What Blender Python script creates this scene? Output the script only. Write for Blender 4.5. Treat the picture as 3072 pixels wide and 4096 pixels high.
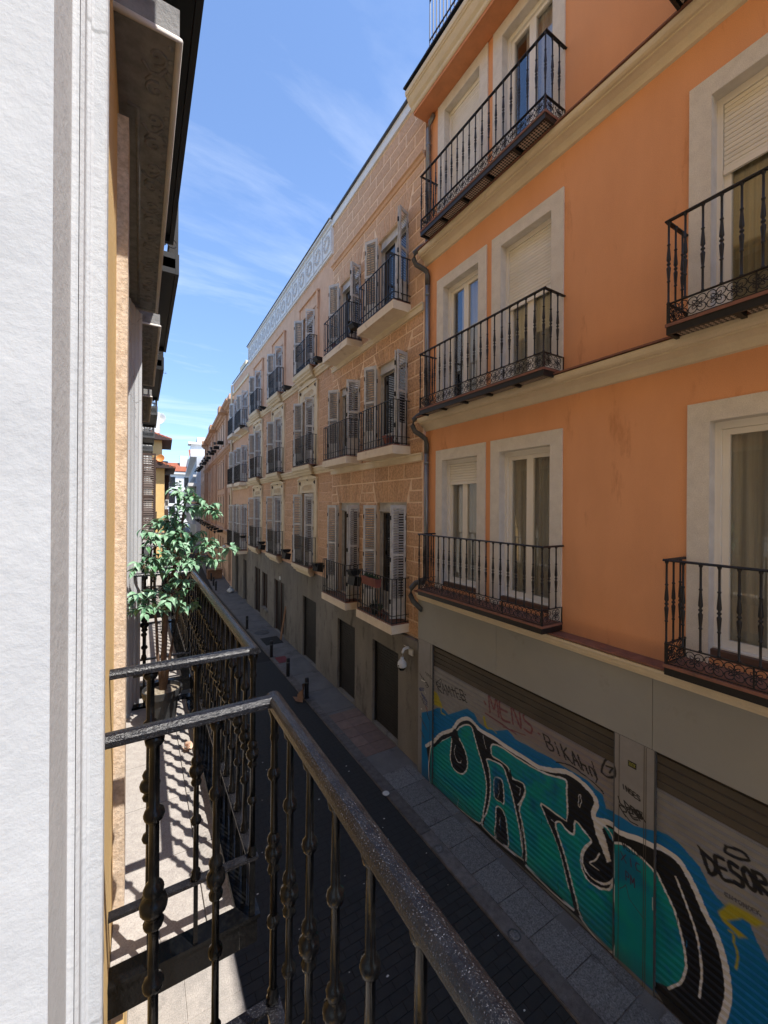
import bpy, math, random
import numpy as np
from mathutils import Vector, Matrix
R = math.radians
random.seed(7)
for o in list(bpy.data.objects): bpy.data.objects.remove(o)
scene = bpy.context.scene
col = scene.collection

# ------------------------------------------------------------------ camera
CAMZ = 5.0
cam_data = bpy.data.cameras.new('camera')
cam_data.sensor_fit = 'VERTICAL'; cam_data.sensor_height = 36; cam_data.sensor_width = 27
cam_data.lens = 36*1620/4096
cam_data.shift_y = -22.7/4096
cam_data.clip_start = 0.03; cam_data.clip_end = 2000
cam = bpy.data.objects.new('camera', cam_data); col.objects.link(cam)
yaw = math.atan(975/1620)
cam.matrix_world = (Matrix.Translation((0, 0, CAMZ)) @ Matrix.Rotation(-yaw, 4, 'Z')
                    @ Matrix.Rotation(R(90), 4, 'X') @ Matrix.Rotation(R(.37), 4, 'Z'))
scene.camera = cam
scene.render.resolution_x = 768; scene.render.resolution_y = 1024

# ------------------------------------------------------------------ world
SUN_EL = R(61.6); SUN_AZ = math.atan2(.47, -.88)
world = bpy.data.worlds.new('World'); scene.world = world; world.use_nodes = True
wn, wl = world.node_tree.nodes, world.node_tree.links
wn.clear()
out = wn.new('ShaderNodeOutputWorld'); bg = wn.new('ShaderNodeBackground'); bg.inputs[1].default_value = .100
sky = wn.new('ShaderNodeTexSky'); sky.sky_type = 'NISHITA'; sky.sun_disc = False
sky.sun_elevation = SUN_EL; sky.sun_rotation = SUN_AZ
sky.altitude = 650; sky.air_density = .8; sky.dust_density = .1; sky.ozone_density = 3.2
tc = wn.new('ShaderNodeTexCoord'); sep = wn.new('ShaderNodeSeparateXYZ')
wl.new(tc.outputs['Generated'], sep.inputs[0])
def wmath(op, a, b=None, v=None):
    n = wn.new('ShaderNodeMath'); n.operation = op
    wl.new(a, n.inputs[0])
    if b is not None: wl.new(b, n.inputs[1])
    if v is not None: n.inputs[1].default_value = v
    return n.outputs[0]
zc = wmath('ADD', sep.outputs[2], v=.18)
px_ = wmath('DIVIDE', sep.outputs[0], zc); py_ = wmath('DIVIDE', sep.outputs[1], zc)
cmb = wn.new('ShaderNodeCombineXYZ'); wl.new(px_, cmb.inputs[0]); wl.new(py_, cmb.inputs[1])
mp = wn.new('ShaderNodeMapping'); wl.new(cmb.outputs[0], mp.inputs[0])
mp.inputs['Rotation'].default_value = (0, 0, R(22)); mp.inputs['Scale'].default_value = (.55, 2.1, 1)
nz = wn.new('ShaderNodeTexNoise'); wl.new(mp.outputs[0], nz.inputs['Vector'])
nz.inputs['Scale'].default_value = 1.25; nz.inputs['Detail'].default_value = 9; nz.inputs['Roughness'].default_value = .62
nz.inputs['Distortion'].default_value = .5
cr = wn.new('ShaderNodeValToRGB'); wl.new(nz.outputs['Fac'], cr.inputs[0])
cr.color_ramp.elements[0].position = .50; cr.color_ramp.elements[0].color = (0, 0, 0, 1)
cr.color_ramp.elements[1].position = .92; cr.color_ramp.elements[1].color = (1, 1, 1, 1)
fade = wn.new('ShaderNodeMapRange'); wl.new(sep.outputs[2], fade.inputs[0])
fade.inputs[1].default_value = 0; fade.inputs[2].default_value = .8
fade.inputs[3].default_value = 1.0; fade.inputs[4].default_value = .35
cf = wmath('MULTIPLY', cr.outputs[0], fade.outputs[0])
mixw = wn.new('ShaderNodeMixRGB'); wl.new(cf, mixw.inputs[0])
low = wn.new('ShaderNodeMapRange'); low.interpolation_type = 'SMOOTHSTEP'; wl.new(sep.outputs[2], low.inputs[0])
low.inputs[1].default_value = 0; low.inputs[2].default_value = .55; low.inputs[3].default_value = .58; low.inputs[4].default_value = .97
tint = wn.new('ShaderNodeMixRGB'); tint.blend_type = 'MULTIPLY'; tint.inputs[0].default_value = 1
tcol = wn.new('ShaderNodeCombineXYZ'); wl.new(low.outputs[0], tcol.inputs[0]); wl.new(low.outputs[0], tcol.inputs[1]); wl.new(low.outputs[0], tcol.inputs[2])
wl.new(sky.outputs[0], tint.inputs[1]); wl.new(tcol.outputs[0], tint.inputs[2]); wl.new(tint.outputs[0], mixw.inputs[1]); mixw.inputs[2].default_value = (3.3, 3.55, 3.9, 1)
wl.new(mixw.outputs[0], bg.inputs[0]); wl.new(bg.outputs[0], out.inputs[0])

# ------------------------------------------------------------------ sun
sd = bpy.data.lights.new('sun', 'SUN'); sd.energy = 2.0; sd.angle = R(.53); sd.color = (1, .95, .88)
sun = bpy.data.objects.new('sun', sd); col.objects.link(sun)
dv = Vector((math.sin(SUN_AZ)*math.cos(SUN_EL), math.cos(SUN_AZ)*math.cos(SUN_EL), math.sin(SUN_EL)))
sun.rotation_euler = dv.to_track_quat('Z', 'Y').to_euler(); sun.location = (3, -4, 25)

scene.render.engine = 'CYCLES'
scene.cycles.max_bounces = 8; scene.cycles.diffuse_bounces = 5
scene.view_settings.view_transform = 'Standard'; scene.view_settings.look = 'None'
scene.view_settings.gamma = 1; scene.view_settings.use_curve_mapping = False
scene.view_settings.exposure = 2.03

# ------------------------------------------------------------------ helpers: objects
def tag(o, label=None, cat=None, group=None, kind=None):
    if label: o['label'] = label
    if cat: o['category'] = cat
    if group: o['group'] = group
    if kind: o['kind'] = kind
    return o
def empty(name, loc=(0, 0, 0), rz=0, label=None, cat=None, group=None):
    o = bpy.data.objects.new(name, None); col.objects.link(o)
    o.location = loc; o.rotation_euler = (0, 0, rz); o.empty_display_size = .3
    return tag(o, label, cat, group)
def link(name, me, parent=None, loc=(0, 0, 0), rot=(0, 0, 0), scale=(1, 1, 1), kind=None):
    o = bpy.data.objects.new(name, me); col.objects.link(o)
    o.location = loc; o.rotation_euler = rot; o.scale = scale
    if parent: o.parent = parent
    if kind: o['kind'] = kind
    return o
KIDS = {}
def copy_tree(o, parent=None, loc=None):
    c = o.copy(); col.objects.link(c); c.parent = parent
    if loc is not None: c.location = loc
    for ch in list(o.children): copy_tree(ch, c)
    return c

class MB:
    """collects geometry, then becomes one mesh"""
    def __init__(s): s.v = []; s.f = []
    def quad(s, a, b, c, d):
        i = len(s.v); s.v += [a, b, c, d]; s.f.append((i, i+1, i+2, i+3)); return s
    def poly(s, pts):
        i = len(s.v); s.v += list(pts); s.f.append(tuple(range(i, i+len(pts)))); return s
    def box(s, x0, x1, y0, y1, z0, z1):
        if x0 > x1: x0, x1 = x1, x0
        if y0 > y1: y0, y1 = y1, y0
        if z0 > z1: z0, z1 = z1, z0
        i = len(s.v)
        s.v += [(x0, y0, z0), (x1, y0, z0), (x1, y1, z0), (x0, y1, z0), (x0, y0, z1), (x1, y0, z1), (x1, y1, z1), (x0, y1, z1)]
        for f in ((0, 3, 2, 1), (4, 5, 6, 7), (0, 1, 5, 4), (1, 2, 6, 5), (2, 3, 7, 6), (3, 0, 4, 7)):
            s.f.append(tuple(i+k for k in f))
        return s
    def prism(s, prof, axis, a, b):
        """closed profile extruded along axis; prof in the two other axes (x,z) for 'y', (x,y) for 'z', (y,z) for 'x'"""
        n = len(prof); i = len(s.v)
        for t in (a, b):
            for p, q in prof:
                s.v.append({'y': (p, t, q), 'z': (p, q, t), 'x': (t, p, q)}[axis])
        for k in range(n):
            s.f.append((i+k, i+(k+1) % n, i+n+(k+1) % n, i+n+k))
        s.f.append(tuple(i+k for k in range(n-1, -1, -1))); s.f.append(tuple(i+n+k for k in range(n)))
        return s
    def lathe(s, prof, cx=0, cy=0, n=10, cap=True):
        i = len(s.v)
        for r, z in prof:
            for k in range(n):
                a = 2*math.pi*k/n; s.v.append((cx+r*math.cos(a), cy+r*math.sin(a), z))
        for j in range(len(prof)-1):
            for k in range(n):
                s.f.append((i+j*n+k, i+j*n+(k+1) % n, i+(j+1)*n+(k+1) % n, i+(j+1)*n+k))
        if cap:
            s.f.append(tuple(i+k for k in range(n-1, -1, -1))); m = i+(len(prof)-1)*n
            s.f.append(tuple(m+k for k in range(n)))
        return s
    def tube(s, pts, r, n=8, closed=False):
        P = [Vector(p) for p in pts]; m = len(P); i = len(s.v)
        rr = r if isinstance(r, (list, tuple)) else [r]*m
        for j, p in enumerate(P):
            if closed: d = P[(j+1) % m]-P[j-1]
            else: d = P[min(j+1, m-1)]-P[max(j-1, 0)]
            d.normalize()
            u = d.cross(Vector((0, 0, 1)))
            if u.length < .2: u = d.cross(Vector((1, 0, 0)))
            u.normalize(); w = u.cross(d)
            for k in range(n):
                a = 2*math.pi*k/n; s.v.append(tuple(p+(u*math.cos(a)+w*math.sin(a))*rr[j]))
        for j in range(m if closed else m-1):
            j2 = (j+1) % m
            for k in range(n):
                s.f.append((i+j*n+k, i+j*n+(k+1) % n, i+j2*n+(k+1) % n, i+j2*n+k))
        if not closed:
            s.f.append(tuple(i+k for k in range(n-1, -1, -1))); e = i+(m-1)*n
            s.f.append(tuple(e+k for k in range(n)))
        return s
    def mesh(s, name, mat, smooth=False):
        me = bpy.data.meshes.new(name); me.from_pydata([tuple(v) for v in s.v], [], s.f)
        if mat: me.materials.append(mat)
        if smooth:
            me.polygons.foreach_set('use_smooth', [True]*len(me.polygons))
        me.update()
        return me
    def build(s, name, mat, parent=None, loc=(0, 0, 0), smooth=False, kind=None, rot=(0, 0, 0)):
        return link(name, s.mesh(name, mat, smooth), parent, loc, rot, kind=kind)
def fixn(o):
    import bmesh
    bm = bmesh.new(); bm.from_mesh(o.data); bmesh.ops.recalc_face_normals(bm, faces=bm.faces); bm.to_mesh(o.data); bm.free(); return o

def wall(mb, y0, y1, z0, z1, holes, x=0., depth=.3, out_=-1):
    """street face of a wall at x with real openings; reveals go inwards (away from the street). out_: street side sign"""
    ys = sorted(set([y0, y1]+[h for q in holes for h in q[:2]])); zs = sorted(set([z0, z1]+[h for q in holes for h in q[2:]]))
    ys = [y for y in ys if y0 <= y <= y1]; zs = [z for z in zs if z0 <= z <= z1]
    xi = x-out_*depth
    for a, b in zip(ys, ys[1:]):
        for c, d in zip(zs, zs[1:]):
            m, n = (a+b)/2, (c+d)/2
            if any(h[0] < m < h[1] and h[2] < n < h[3] for h in holes): continue
            mb.quad((x, a, c), (x, b, c), (x, b, d), (x, a, d))
    for a, b, c, d in holes:
        mb.quad((x, a, c), (xi, a, c), (xi, a, d), (x, a, d)); mb.quad((x, b, c), (xi, b, c), (xi, b, d), (x, b, d))
        mb.quad((x, a, d), (xi, a, d), (xi, b, d), (x, b, d)); mb.quad((x, a, c), (xi, a, c), (xi, b, c), (x, b, c))
    return mb

# ------------------------------------------------------------------ helpers: materials
M = {}
def mat(name, c1, c2=None, rough=.85, scale=6., detail=5, lo=.35, hi=.7, bump=0, bscale=120, metal=0, fine=0, coords='pos',
        streak=None, c3=None, s3=1.2, t3=.6, rand=0., spec=.4, coat=0, st3=None, crack=0):
    m = bpy.data.materials.new(name); m.use_nodes = True; M[name] = m
    n, l = m.node_tree.nodes, m.node_tree.links
    b = n['Principled BSDF']; b.inputs['Roughness'].default_value = rough; b.inputs['Metallic'].default_value = metal
    b.inputs['Specular IOR Level'].default_value = spec; b.inputs['Coat Weight'].default_value = coat
    if coords == 'pos': g = n.new('ShaderNodeNewGeometry'); vec = g.outputs['Position']
    else: g = n.new('ShaderNodeTexCoord'); vec = g.outputs['Object']
    if c2 is None: c2 = tuple(x*.82 for x in c1)
    def noise(sc, det=detail, r=.6, v=vec, st=None):
        if st:
            mp = n.new('ShaderNodeMapping'); l.new(v, mp.inputs[0]); mp.inputs['Scale'].default_value = st; v = mp.outputs[0]
        t = n.new('ShaderNodeTexNoise'); l.new(v, t.inputs['Vector']); t.inputs['Scale'].default_value = sc
        t.inputs['Detail'].default_value = det; t.inputs['Roughness'].default_value = r; return t.outputs['Fac']
    def ramp(f, a, bb):
        r_ = n.new('ShaderNodeMapRange'); l.new(f, r_.inputs[0]); r_.inputs[1].default_value = a; r_.inputs[2].default_value = bb; return r_.outputs[0]
    def mix(f, a, bb):
        x = n.new('ShaderNodeMixRGB')
        if isinstance(f, float): x.inputs[0].default_value = f
        else: l.new(f, x.inputs[0])
        for k, c in ((1, a), (2, bb)):
            if isinstance(c, tuple): x.inputs[k].default_value = (*c, 1)
            else: l.new(c, x.inputs[k])
        return x.outputs[0]
    colr = mix(ramp(noise(scale, st=streak), lo, hi), c1, c2)
    if c3: colr = mix(ramp(noise(s3, 6, .7, st=st3), t3, t3+.12), colr, c3)
    if crack:
        wv = n.new('ShaderNodeTexNoise'); l.new(vec, wv.inputs['Vector']); wv.inputs['Scale'].default_value = crack*3; wv.inputs['Detail'].default_value = 5
        va = n.new('ShaderNodeVectorMath'); va.operation = 'MULTIPLY_ADD'; l.new(wv.outputs['Color'], va.inputs[0]); va.inputs[1].default_value = (.35/crack,)*3; l.new(vec, va.inputs[2])
        vo = n.new('ShaderNodeTexVoronoi'); vo.feature = 'DISTANCE_TO_EDGE'; l.new(va.outputs[0], vo.inputs['Vector']); vo.inputs['Scale'].default_value = crack
        k1 = n.new('ShaderNodeMapRange'); l.new(vo.outputs['Distance'], k1.inputs[0]); k1.inputs[1].default_value = .002; k1.inputs[2].default_value = .007; k1.inputs[3].default_value = 1; k1.inputs[4].default_value = 0
        k2 = ramp(noise(crack*.6, 3), .52, .60); k3 = n.new('ShaderNodeMath'); k3.operation = 'MULTIPLY'; l.new(k1.outputs[0], k3.inputs[0]); l.new(k2, k3.inputs[1])
        colr = mix(k3.outputs[0], colr, tuple(x*.5 for x in c1))
    if fine:
        f = n.new('ShaderNodeMixRGB'); f.blend_type = 'MULTIPLY'; f.inputs[0].default_value = 1; l.new(colr, f.inputs[1])
        g2 = n.new('ShaderNodeMapRange'); l.new(noise(bscale, 3, .7), g2.inputs[0]); g2.inputs[1].default_value = .3; g2.inputs[2].default_value = .7
        g2.inputs[3].default_value = 1-fine; g2.inputs[4].default_value = 1+fine*.6
        l.new(g2.outputs[0], f.inputs[2]); colr = f.outputs[0]
    if rand:
        oi = n.new('ShaderNodeObjectInfo'); hs = n.new('ShaderNodeHueSaturation'); l.new(colr, hs.inputs['Color'])
        mr = n.new('ShaderNodeMapRange'); l.new(oi.outputs['Random'], mr.inputs[0]); mr.inputs[3].default_value = 1-rand; mr.inputs[4].default_value = 1+rand
        l.new(mr.outputs[0], hs.inputs['Value']); colr = hs.outputs[0]
    l.new(colr, b.inputs['Base Color'])
    if bump:
        bp = n.new('ShaderNodeBump'); bp.inputs['Strength'].default_value = bump; bp.inputs['Distance'].default_value = .004
        l.new(noise(bscale, 6, .65), bp.inputs['Height']); l.new(bp.outputs[0], b.inputs['Normal'])
    m.node_tree.nodes.update() if hasattr(m.node_tree.nodes, 'update') else None
    return m
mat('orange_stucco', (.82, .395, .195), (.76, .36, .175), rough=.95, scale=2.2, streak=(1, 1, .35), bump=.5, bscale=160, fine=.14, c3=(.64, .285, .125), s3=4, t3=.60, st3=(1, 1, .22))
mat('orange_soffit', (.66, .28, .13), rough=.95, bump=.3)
mat('cream_cornice', (.76, .66, .49), (.66, .57, .42), rough=.9, scale=2.5, bump=.3, bscale=90, fine=.06, c3=(.42, .36, .27), s3=3, t3=.64)
mat('surround_stone', (.76, .71, .63), (.67, .62, .55), rough=.9, scale=9, bump=.6, bscale=110, fine=.16)
mat('reveal_plaster', (.70, .66, .61), rough=.95, bump=.2)
mat('white_pvc', (.84, .81, .75), (.80, .77, .71), rough=.45, scale=2, bump=0)
mat('roller_slat', (.82, .79, .72), (.74, .71, .64), rough=.55, scale=3, rand=.04)
mat('black_iron', (.010, .010, .012), (.016, .016, .018), rough=.45, scale=30, bump=.15, bscale=200)
mat('near_iron', (.002, .002, .0025), (.005, .005, .005), rough=.13, scale=45, detail=8, lo=.45, hi=.65, bump=.22, bscale=90, spec=.2)
mat('rail_iron', (.003, .003, .0045), (.009, .009, .011), rough=.27, scale=30, detail=8, lo=.45, hi=.65, bump=.5, bscale=140, c3=(.17, .168, .185), s3=420, t3=.58, spec=.45)
mat('sill_brown', (.15, .085, .06), (.10, .06, .045), rough=.7)
mat('terracotta', (.27, .125, .085), (.19, .09, .065), rough=.85, scale=9, bump=.3, c3=(.12, .08, .06), s3=4, t3=.6)
mat('zinc_pipe', (.26, .28, .30), (.18, .19, .21), rough=.42, scale=8, metal=.55, streak=(1, 1, .15), c3=(.30, .31, .27), s3=5, t3=.58)
mat('zinc_dark', (.07, .075, .08), (.11, .11, .11), rough=.5, scale=8, metal=.3)
mat('block_render', (.68, .43, .265), (.45, .27, .16), rough=.95, scale=22, detail=8, lo=.38, hi=.62, bump=.5, bscale=60, rand=.09, c3=(.62, .41, .26), s3=30, t3=.58)
mat('joint_render', (.86, .66, .47), (.78, .56, .38), rough=.95, scale=5, bump=.2, c3=(.52, .33, .20), s3=1.1, t3=.62)
mat('pink_render', (.70, .465, .315), (.60, .385, .255), rough=.95, scale=4, bump=.3, bscale=70, c3=(.58, .38, .27), s3=2.2, t3=.6)
mat('ledge_cream', (.76, .65, .47), (.67, .57, .40), rough=.9, scale=4, bump=.2, c3=(.38, .30, .20), s3=5, t3=.64)
mat('slab_cream', (.78, .67, .51), (.69, .58, .44), rough=.9, scale=5, bump=.3, c3=(.44, .35, .24), s3=3, t3=.6)
mat('white_paint', (.80, .81, .80), (.70, .72, .72), rough=.85, scale=5, bump=.2, c3=(.40, .42, .42), s3=7, t3=.66)
mat('shutter_paint', (.62, .61, .58), (.44, .43, .41), rough=.6, scale=7, c3=(.20, .19, .18), s3=18, t3=.66)
mat('shutter_slat', (.36, .35, .33), (.26, .25, .24), rough=.6, scale=9, rand=.1)
mat('plaster_gray', (.24, .225, .20), (.165, .155, .14), rough=.95, scale=1.6, streak=(1, 1, .35), bump=.5, bscale=40, fine=.1, c3=(.11, .102, .092), s3=3, t3=.54, st3=(1, 1, .35), crack=1.5)
mat('dark_roller', (.022, .021, .021), (.035, .033, .031), rough=.6, scale=5)
mat('dark_door', (.018, .016, .015), rough=.5)
mat('fascia_gray', (.32, .325, .305), (.285, .29, .275), rough=.55, scale=1.2, bump=0, fine=.03, c3=(.24, .24, .215), s3=1.1, t3=.6)
mat('granite', (.20, .20, .198), (.12, .12, .12), rough=.85, scale=22, detail=9, bump=.6, bscale=55, fine=.6, rand=.16, c3=(.055, .05, .05), s3=2.4, t3=.6)
mat('kerb_stone', (.15, .14, .135), (.08, .074, .072), rough=.85, scale=10, detail=9, bump=.4, bscale=80, fine=.3, rand=.2)
mat('concrete_path', (.16, .155, .15), (.11, .107, .105), rough=.9, scale=2, detail=9, bump=.4, fine=.15, c3=(.06, .057, .055), s3=1.1, t3=.58)
mat('pink_tile', (.20, .135, .11), (.14, .10, .085), rough=.85, scale=9, rand=.12, bump=.3)
mat('paver', (.019, .021, .022), (.024, .026, .027), rough=.8, scale=12, detail=7, bump=.5, bscale=90, rand=.12)
mat('road_joint', (.018, .0195, .0205), rough=.95)
mat('left_path', (.36, .33, .30), (.27, .25, .23), rough=.9, scale=9, bump=.4, bscale=90, fine=.35, c3=(.16, .15, .14), s3=3, t3=.6)
mat('glass_dark', (.01, .011, .012), rough=.04, spec=.9)
mat('curtain', (.74, .72, .66), (.55, .535, .49), rough=.9, scale=3, streak=(1, 9, .3))
mat('curtain_olive', (.62, .55, .36), (.45, .40, .27), rough=.9, scale=3, streak=(1, 9, .3))
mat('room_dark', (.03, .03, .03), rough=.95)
mat('jamb_white', (.545, .547, .545), (.49, .493, .495), rough=.85, scale=9, detail=9, bump=.32, bscale=60, fine=.03, c3=(.50, .505, .505), s3=60, t3=.72)
mat('jamb_smooth', (.54, .55, .56), (.45, .465, .485), rough=.75, scale=14, detail=9, streak=(1, 1, .16), bump=.45, bscale=65, c3=(.34, .35, .36), s3=24, t3=.70, crack=1.6)
mat('yellow_stucco', (.74, .51, .22), (.66, .44, .18), rough=.95, scale=3, bump=.4, bscale=60)
mat('rough_stone', (.66, .54, .42), (.50, .38, .27), rough=.95, scale=26, detail=9, bump=1.0, bscale=70, fine=.25, c3=(.30, .20, .13), s3=40, t3=.64)
mat('terrazzo', (.40, .37, .34), (.32, .29, .27), rough=.75, scale=30, bump=.25, bscale=160, fine=.3, rand=.05, c3=(.30, .27, .24), s3=60, t3=.66)
mat('hood_stone', (.29, .29, .29), (.19, .19, .19), rough=.9, scale=20, bump=.8, bscale=60)
mat('pot_plastic', (.022, .023, .025), (.032, .033, .034), rough=.6, scale=20)
mat('soil', (.30, .26, .20), (.12, .09, .06), rough=1, scale=60, bump=1)
mat('bark', (.16, .10, .065), (.09, .055, .04), rough=.9, scale=30, bump=.8)
mat('roof_tile', (.42, .13, .065), (.28, .10, .06), rough=.85, scale=9, c3=(.20, .13, .10), s3=5, t3=.55)
mat('cardboard', (.27, .15, .08), (.18, .10, .06), rough=.9, scale=7)
mat('white_plastic', (.62, .62, .60), (.52, .52, .50), rough=.4, scale=9)
mat('dark_wood', (.075, .045, .035), (.05, .03, .025), rough=.6, scale=12)
mat('far_white', (.74, .73, .69), (.64, .63, .60), rough=.9, scale=1.5)
mat('far_cream', (.78, .68, .48), rough=.9, scale=2)
mat('far_blue_white', (.62, .64, .66), rough=.9, scale=2)
mat('far_brown', (.66, .45, .31), (.56, .37, .25), rough=.95, scale=2.5, streak=(1, 1, 2), bump=.3)
mat('far_brown_trim', (.55, .34, .22), (.46, .28, .17), rough=.95, scale=2)
mat('far_window', (.02, .02, .022), rough=.2)
mat('lamp_black', (.012, .012, .013), rough=.5)
mat('orange_enamel', (.55, .22, .05), rough=.5)
mat('pot_red', (.22, .07, .05), (.16, .05, .035), rough=.7)
mat('leaf_far', (.07, .10, .04), (.04, .06, .03), rough=.7, scale=30)
mat('petal', (.75, .48, .36), (.80, .66, .50), rough=.6, scale=60)
mat('red_plate', (.16, .03, .035), rough=.7)
mat('white_relief', (.66, .665, .66), (.55, .56, .57), rough=.85, scale=8)
# leaf: green with pale edges and midrib (uses object coords of the leaf)
def leaf_mat():
    m = bpy.data.materials.new('leaf'); m.use_nodes = True; n, l = m.node_tree.nodes, m.node_tree.links; b = n['Principled BSDF']
    tcn = n.new('ShaderNodeTexCoord'); sp = n.new('ShaderNodeSeparateXYZ'); l.new(tcn.outputs['Object'], sp.inputs[0])
    ab = n.new('ShaderNodeMath'); ab.operation = 'ABSOLUTE'; l.new(sp.outputs[1], ab.inputs[0])
    nz2 = n.new('ShaderNodeTexNoise'); l.new(tcn.outputs['Object'], nz2.inputs['Vector']); nz2.inputs['Scale'].default_value = 60
    ad = n.new('ShaderNodeMath'); ad.operation = 'MULTIPLY_ADD'; l.new(nz2.outputs['Fac'], ad.inputs[0]); ad.inputs[1].default_value = .012; l.new(ab.outputs[0], ad.inputs[2])
    rp = n.new('ShaderNodeValToRGB'); mr = n.new('ShaderNodeMapRange'); l.new(ad.outputs[0], mr.inputs[0]); mr.inputs[1].default_value = 0.005; mr.inputs[2].default_value = .024
    l.new(mr.outputs[0], rp.inputs[0]); e = rp.color_ramp.elements
    e[0].position = 0; e[0].color = (.36, .50, .32, 1); e[1].position = .12; e[1].color = (.09, .24, .12, 1)
    x = rp.color_ramp.elements.new(.62); x.color = (.13, .32, .18, 1); x = rp.color_ramp.elements.new(.9); x.color = (.56, .68, .55, 1)
    oi = n.new('ShaderNodeObjectInfo'); hs = n.new('ShaderNodeHueSaturation'); l.new(rp.outputs[0], hs.inputs['Color'])
    m1 = n.new('ShaderNodeMapRange'); l.new(oi.outputs['Random'], m1.inputs[0]); m1.inputs[3].default_value = .455; m1.inputs[4].default_value = .545; l.new(m1.outputs[0], hs.inputs['Hue'])
    m2 = n.new('ShaderNodeMapRange'); l.new(oi.outputs['Random'], m2.inputs[0]); m2.inputs[3].default_value = 1.2; m2.inputs[4].default_value = .6; l.new(m2.outputs[0], hs.inputs['Value'])
    l.new(hs.outputs[0], b.inputs['Base Color']); b.inputs['Roughness'].default_value = .45
    tr = n.new('ShaderNodeBsdfTranslucent'); l.new(hs.outputs[0], tr.inputs[0]); ms = n.new('ShaderNodeMixShader'); ms.inputs[0].default_value = .25
    l.new(b.outputs[0], ms.inputs[1]); l.new(tr.outputs[0], ms.inputs[2]); l.new(ms.outputs[0], n['Material Output'].inputs[0]); M['leaf'] = m
leaf_mat()
def glass_mat():
    m = bpy.data.materials.new('glass'); m.use_nodes = True; n, l = m.node_tree.nodes, m.node_tree.links
    n.remove(n['Principled BSDF'])
    t = n.new('ShaderNodeBsdfTransparent'); t.inputs[0].default_value = (.86, .865, .86, 1)
    g = n.new('ShaderNodeBsdfGlossy'); g.inputs['Roughness'].default_value = .02; g.inputs[0].default_value = (.95, .97, 1, 1)
    lw = n.new('ShaderNodeLayerWeight'); lw.inputs[0].default_value = .5
    pw = n.new('ShaderNodeMath'); pw.operation = 'POWER'; l.new(lw.outputs['Facing'], pw.inputs[0]); pw.inputs[1].default_value = 3.2
    fr = n.new('ShaderNodeMath'); fr.operation = 'MULTIPLY_ADD'; l.new(pw.outputs[0], fr.inputs[0]); fr.inputs[1].default_value = .75; fr.inputs[2].default_value = .07
    ms = n.new('ShaderNodeMixShader'); l.new(fr.outputs[0], ms.inputs[0]); l.new(t.outputs[0], ms.inputs[1]); l.new(g.outputs[0], ms.inputs[2])
    l.new(ms.outputs[0], n['Material Output'].inputs[0]); M['glass'] = m
glass_mat()
def soffit_mat():
    m = bpy.data.materials.new('soffit_tile'); m.use_nodes = True; n, l = m.node_tree.nodes, m.node_tree.links; b = n['Principled BSDF']
    g = n.new('ShaderNodeNewGeometry'); mp = n.new('ShaderNodeMapping'); l.new(g.outputs['Position'], mp.inputs[0])
    mp.inputs['Rotation'].default_value = (0, 0, R(45)); mp.inputs['Scale'].default_value = (38, 38, 0)
    mp.inputs['Location'].default_value = (0, 0, .5)
    ck = n.new('ShaderNodeTexChecker'); l.new(mp.outputs[0], ck.inputs['Vector']); ck.inputs['Scale'].default_value = 1
    ck.inputs[1].default_value = (.012, .012, .014, 1); ck.inputs[2].default_value = (.50, .42, .36, 1)
    l.new(ck.outputs[0], b.inputs['Base Color']); b.inputs['Roughness'].default_value = .5; M['soffit_tile'] = m
soffit_mat()
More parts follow.
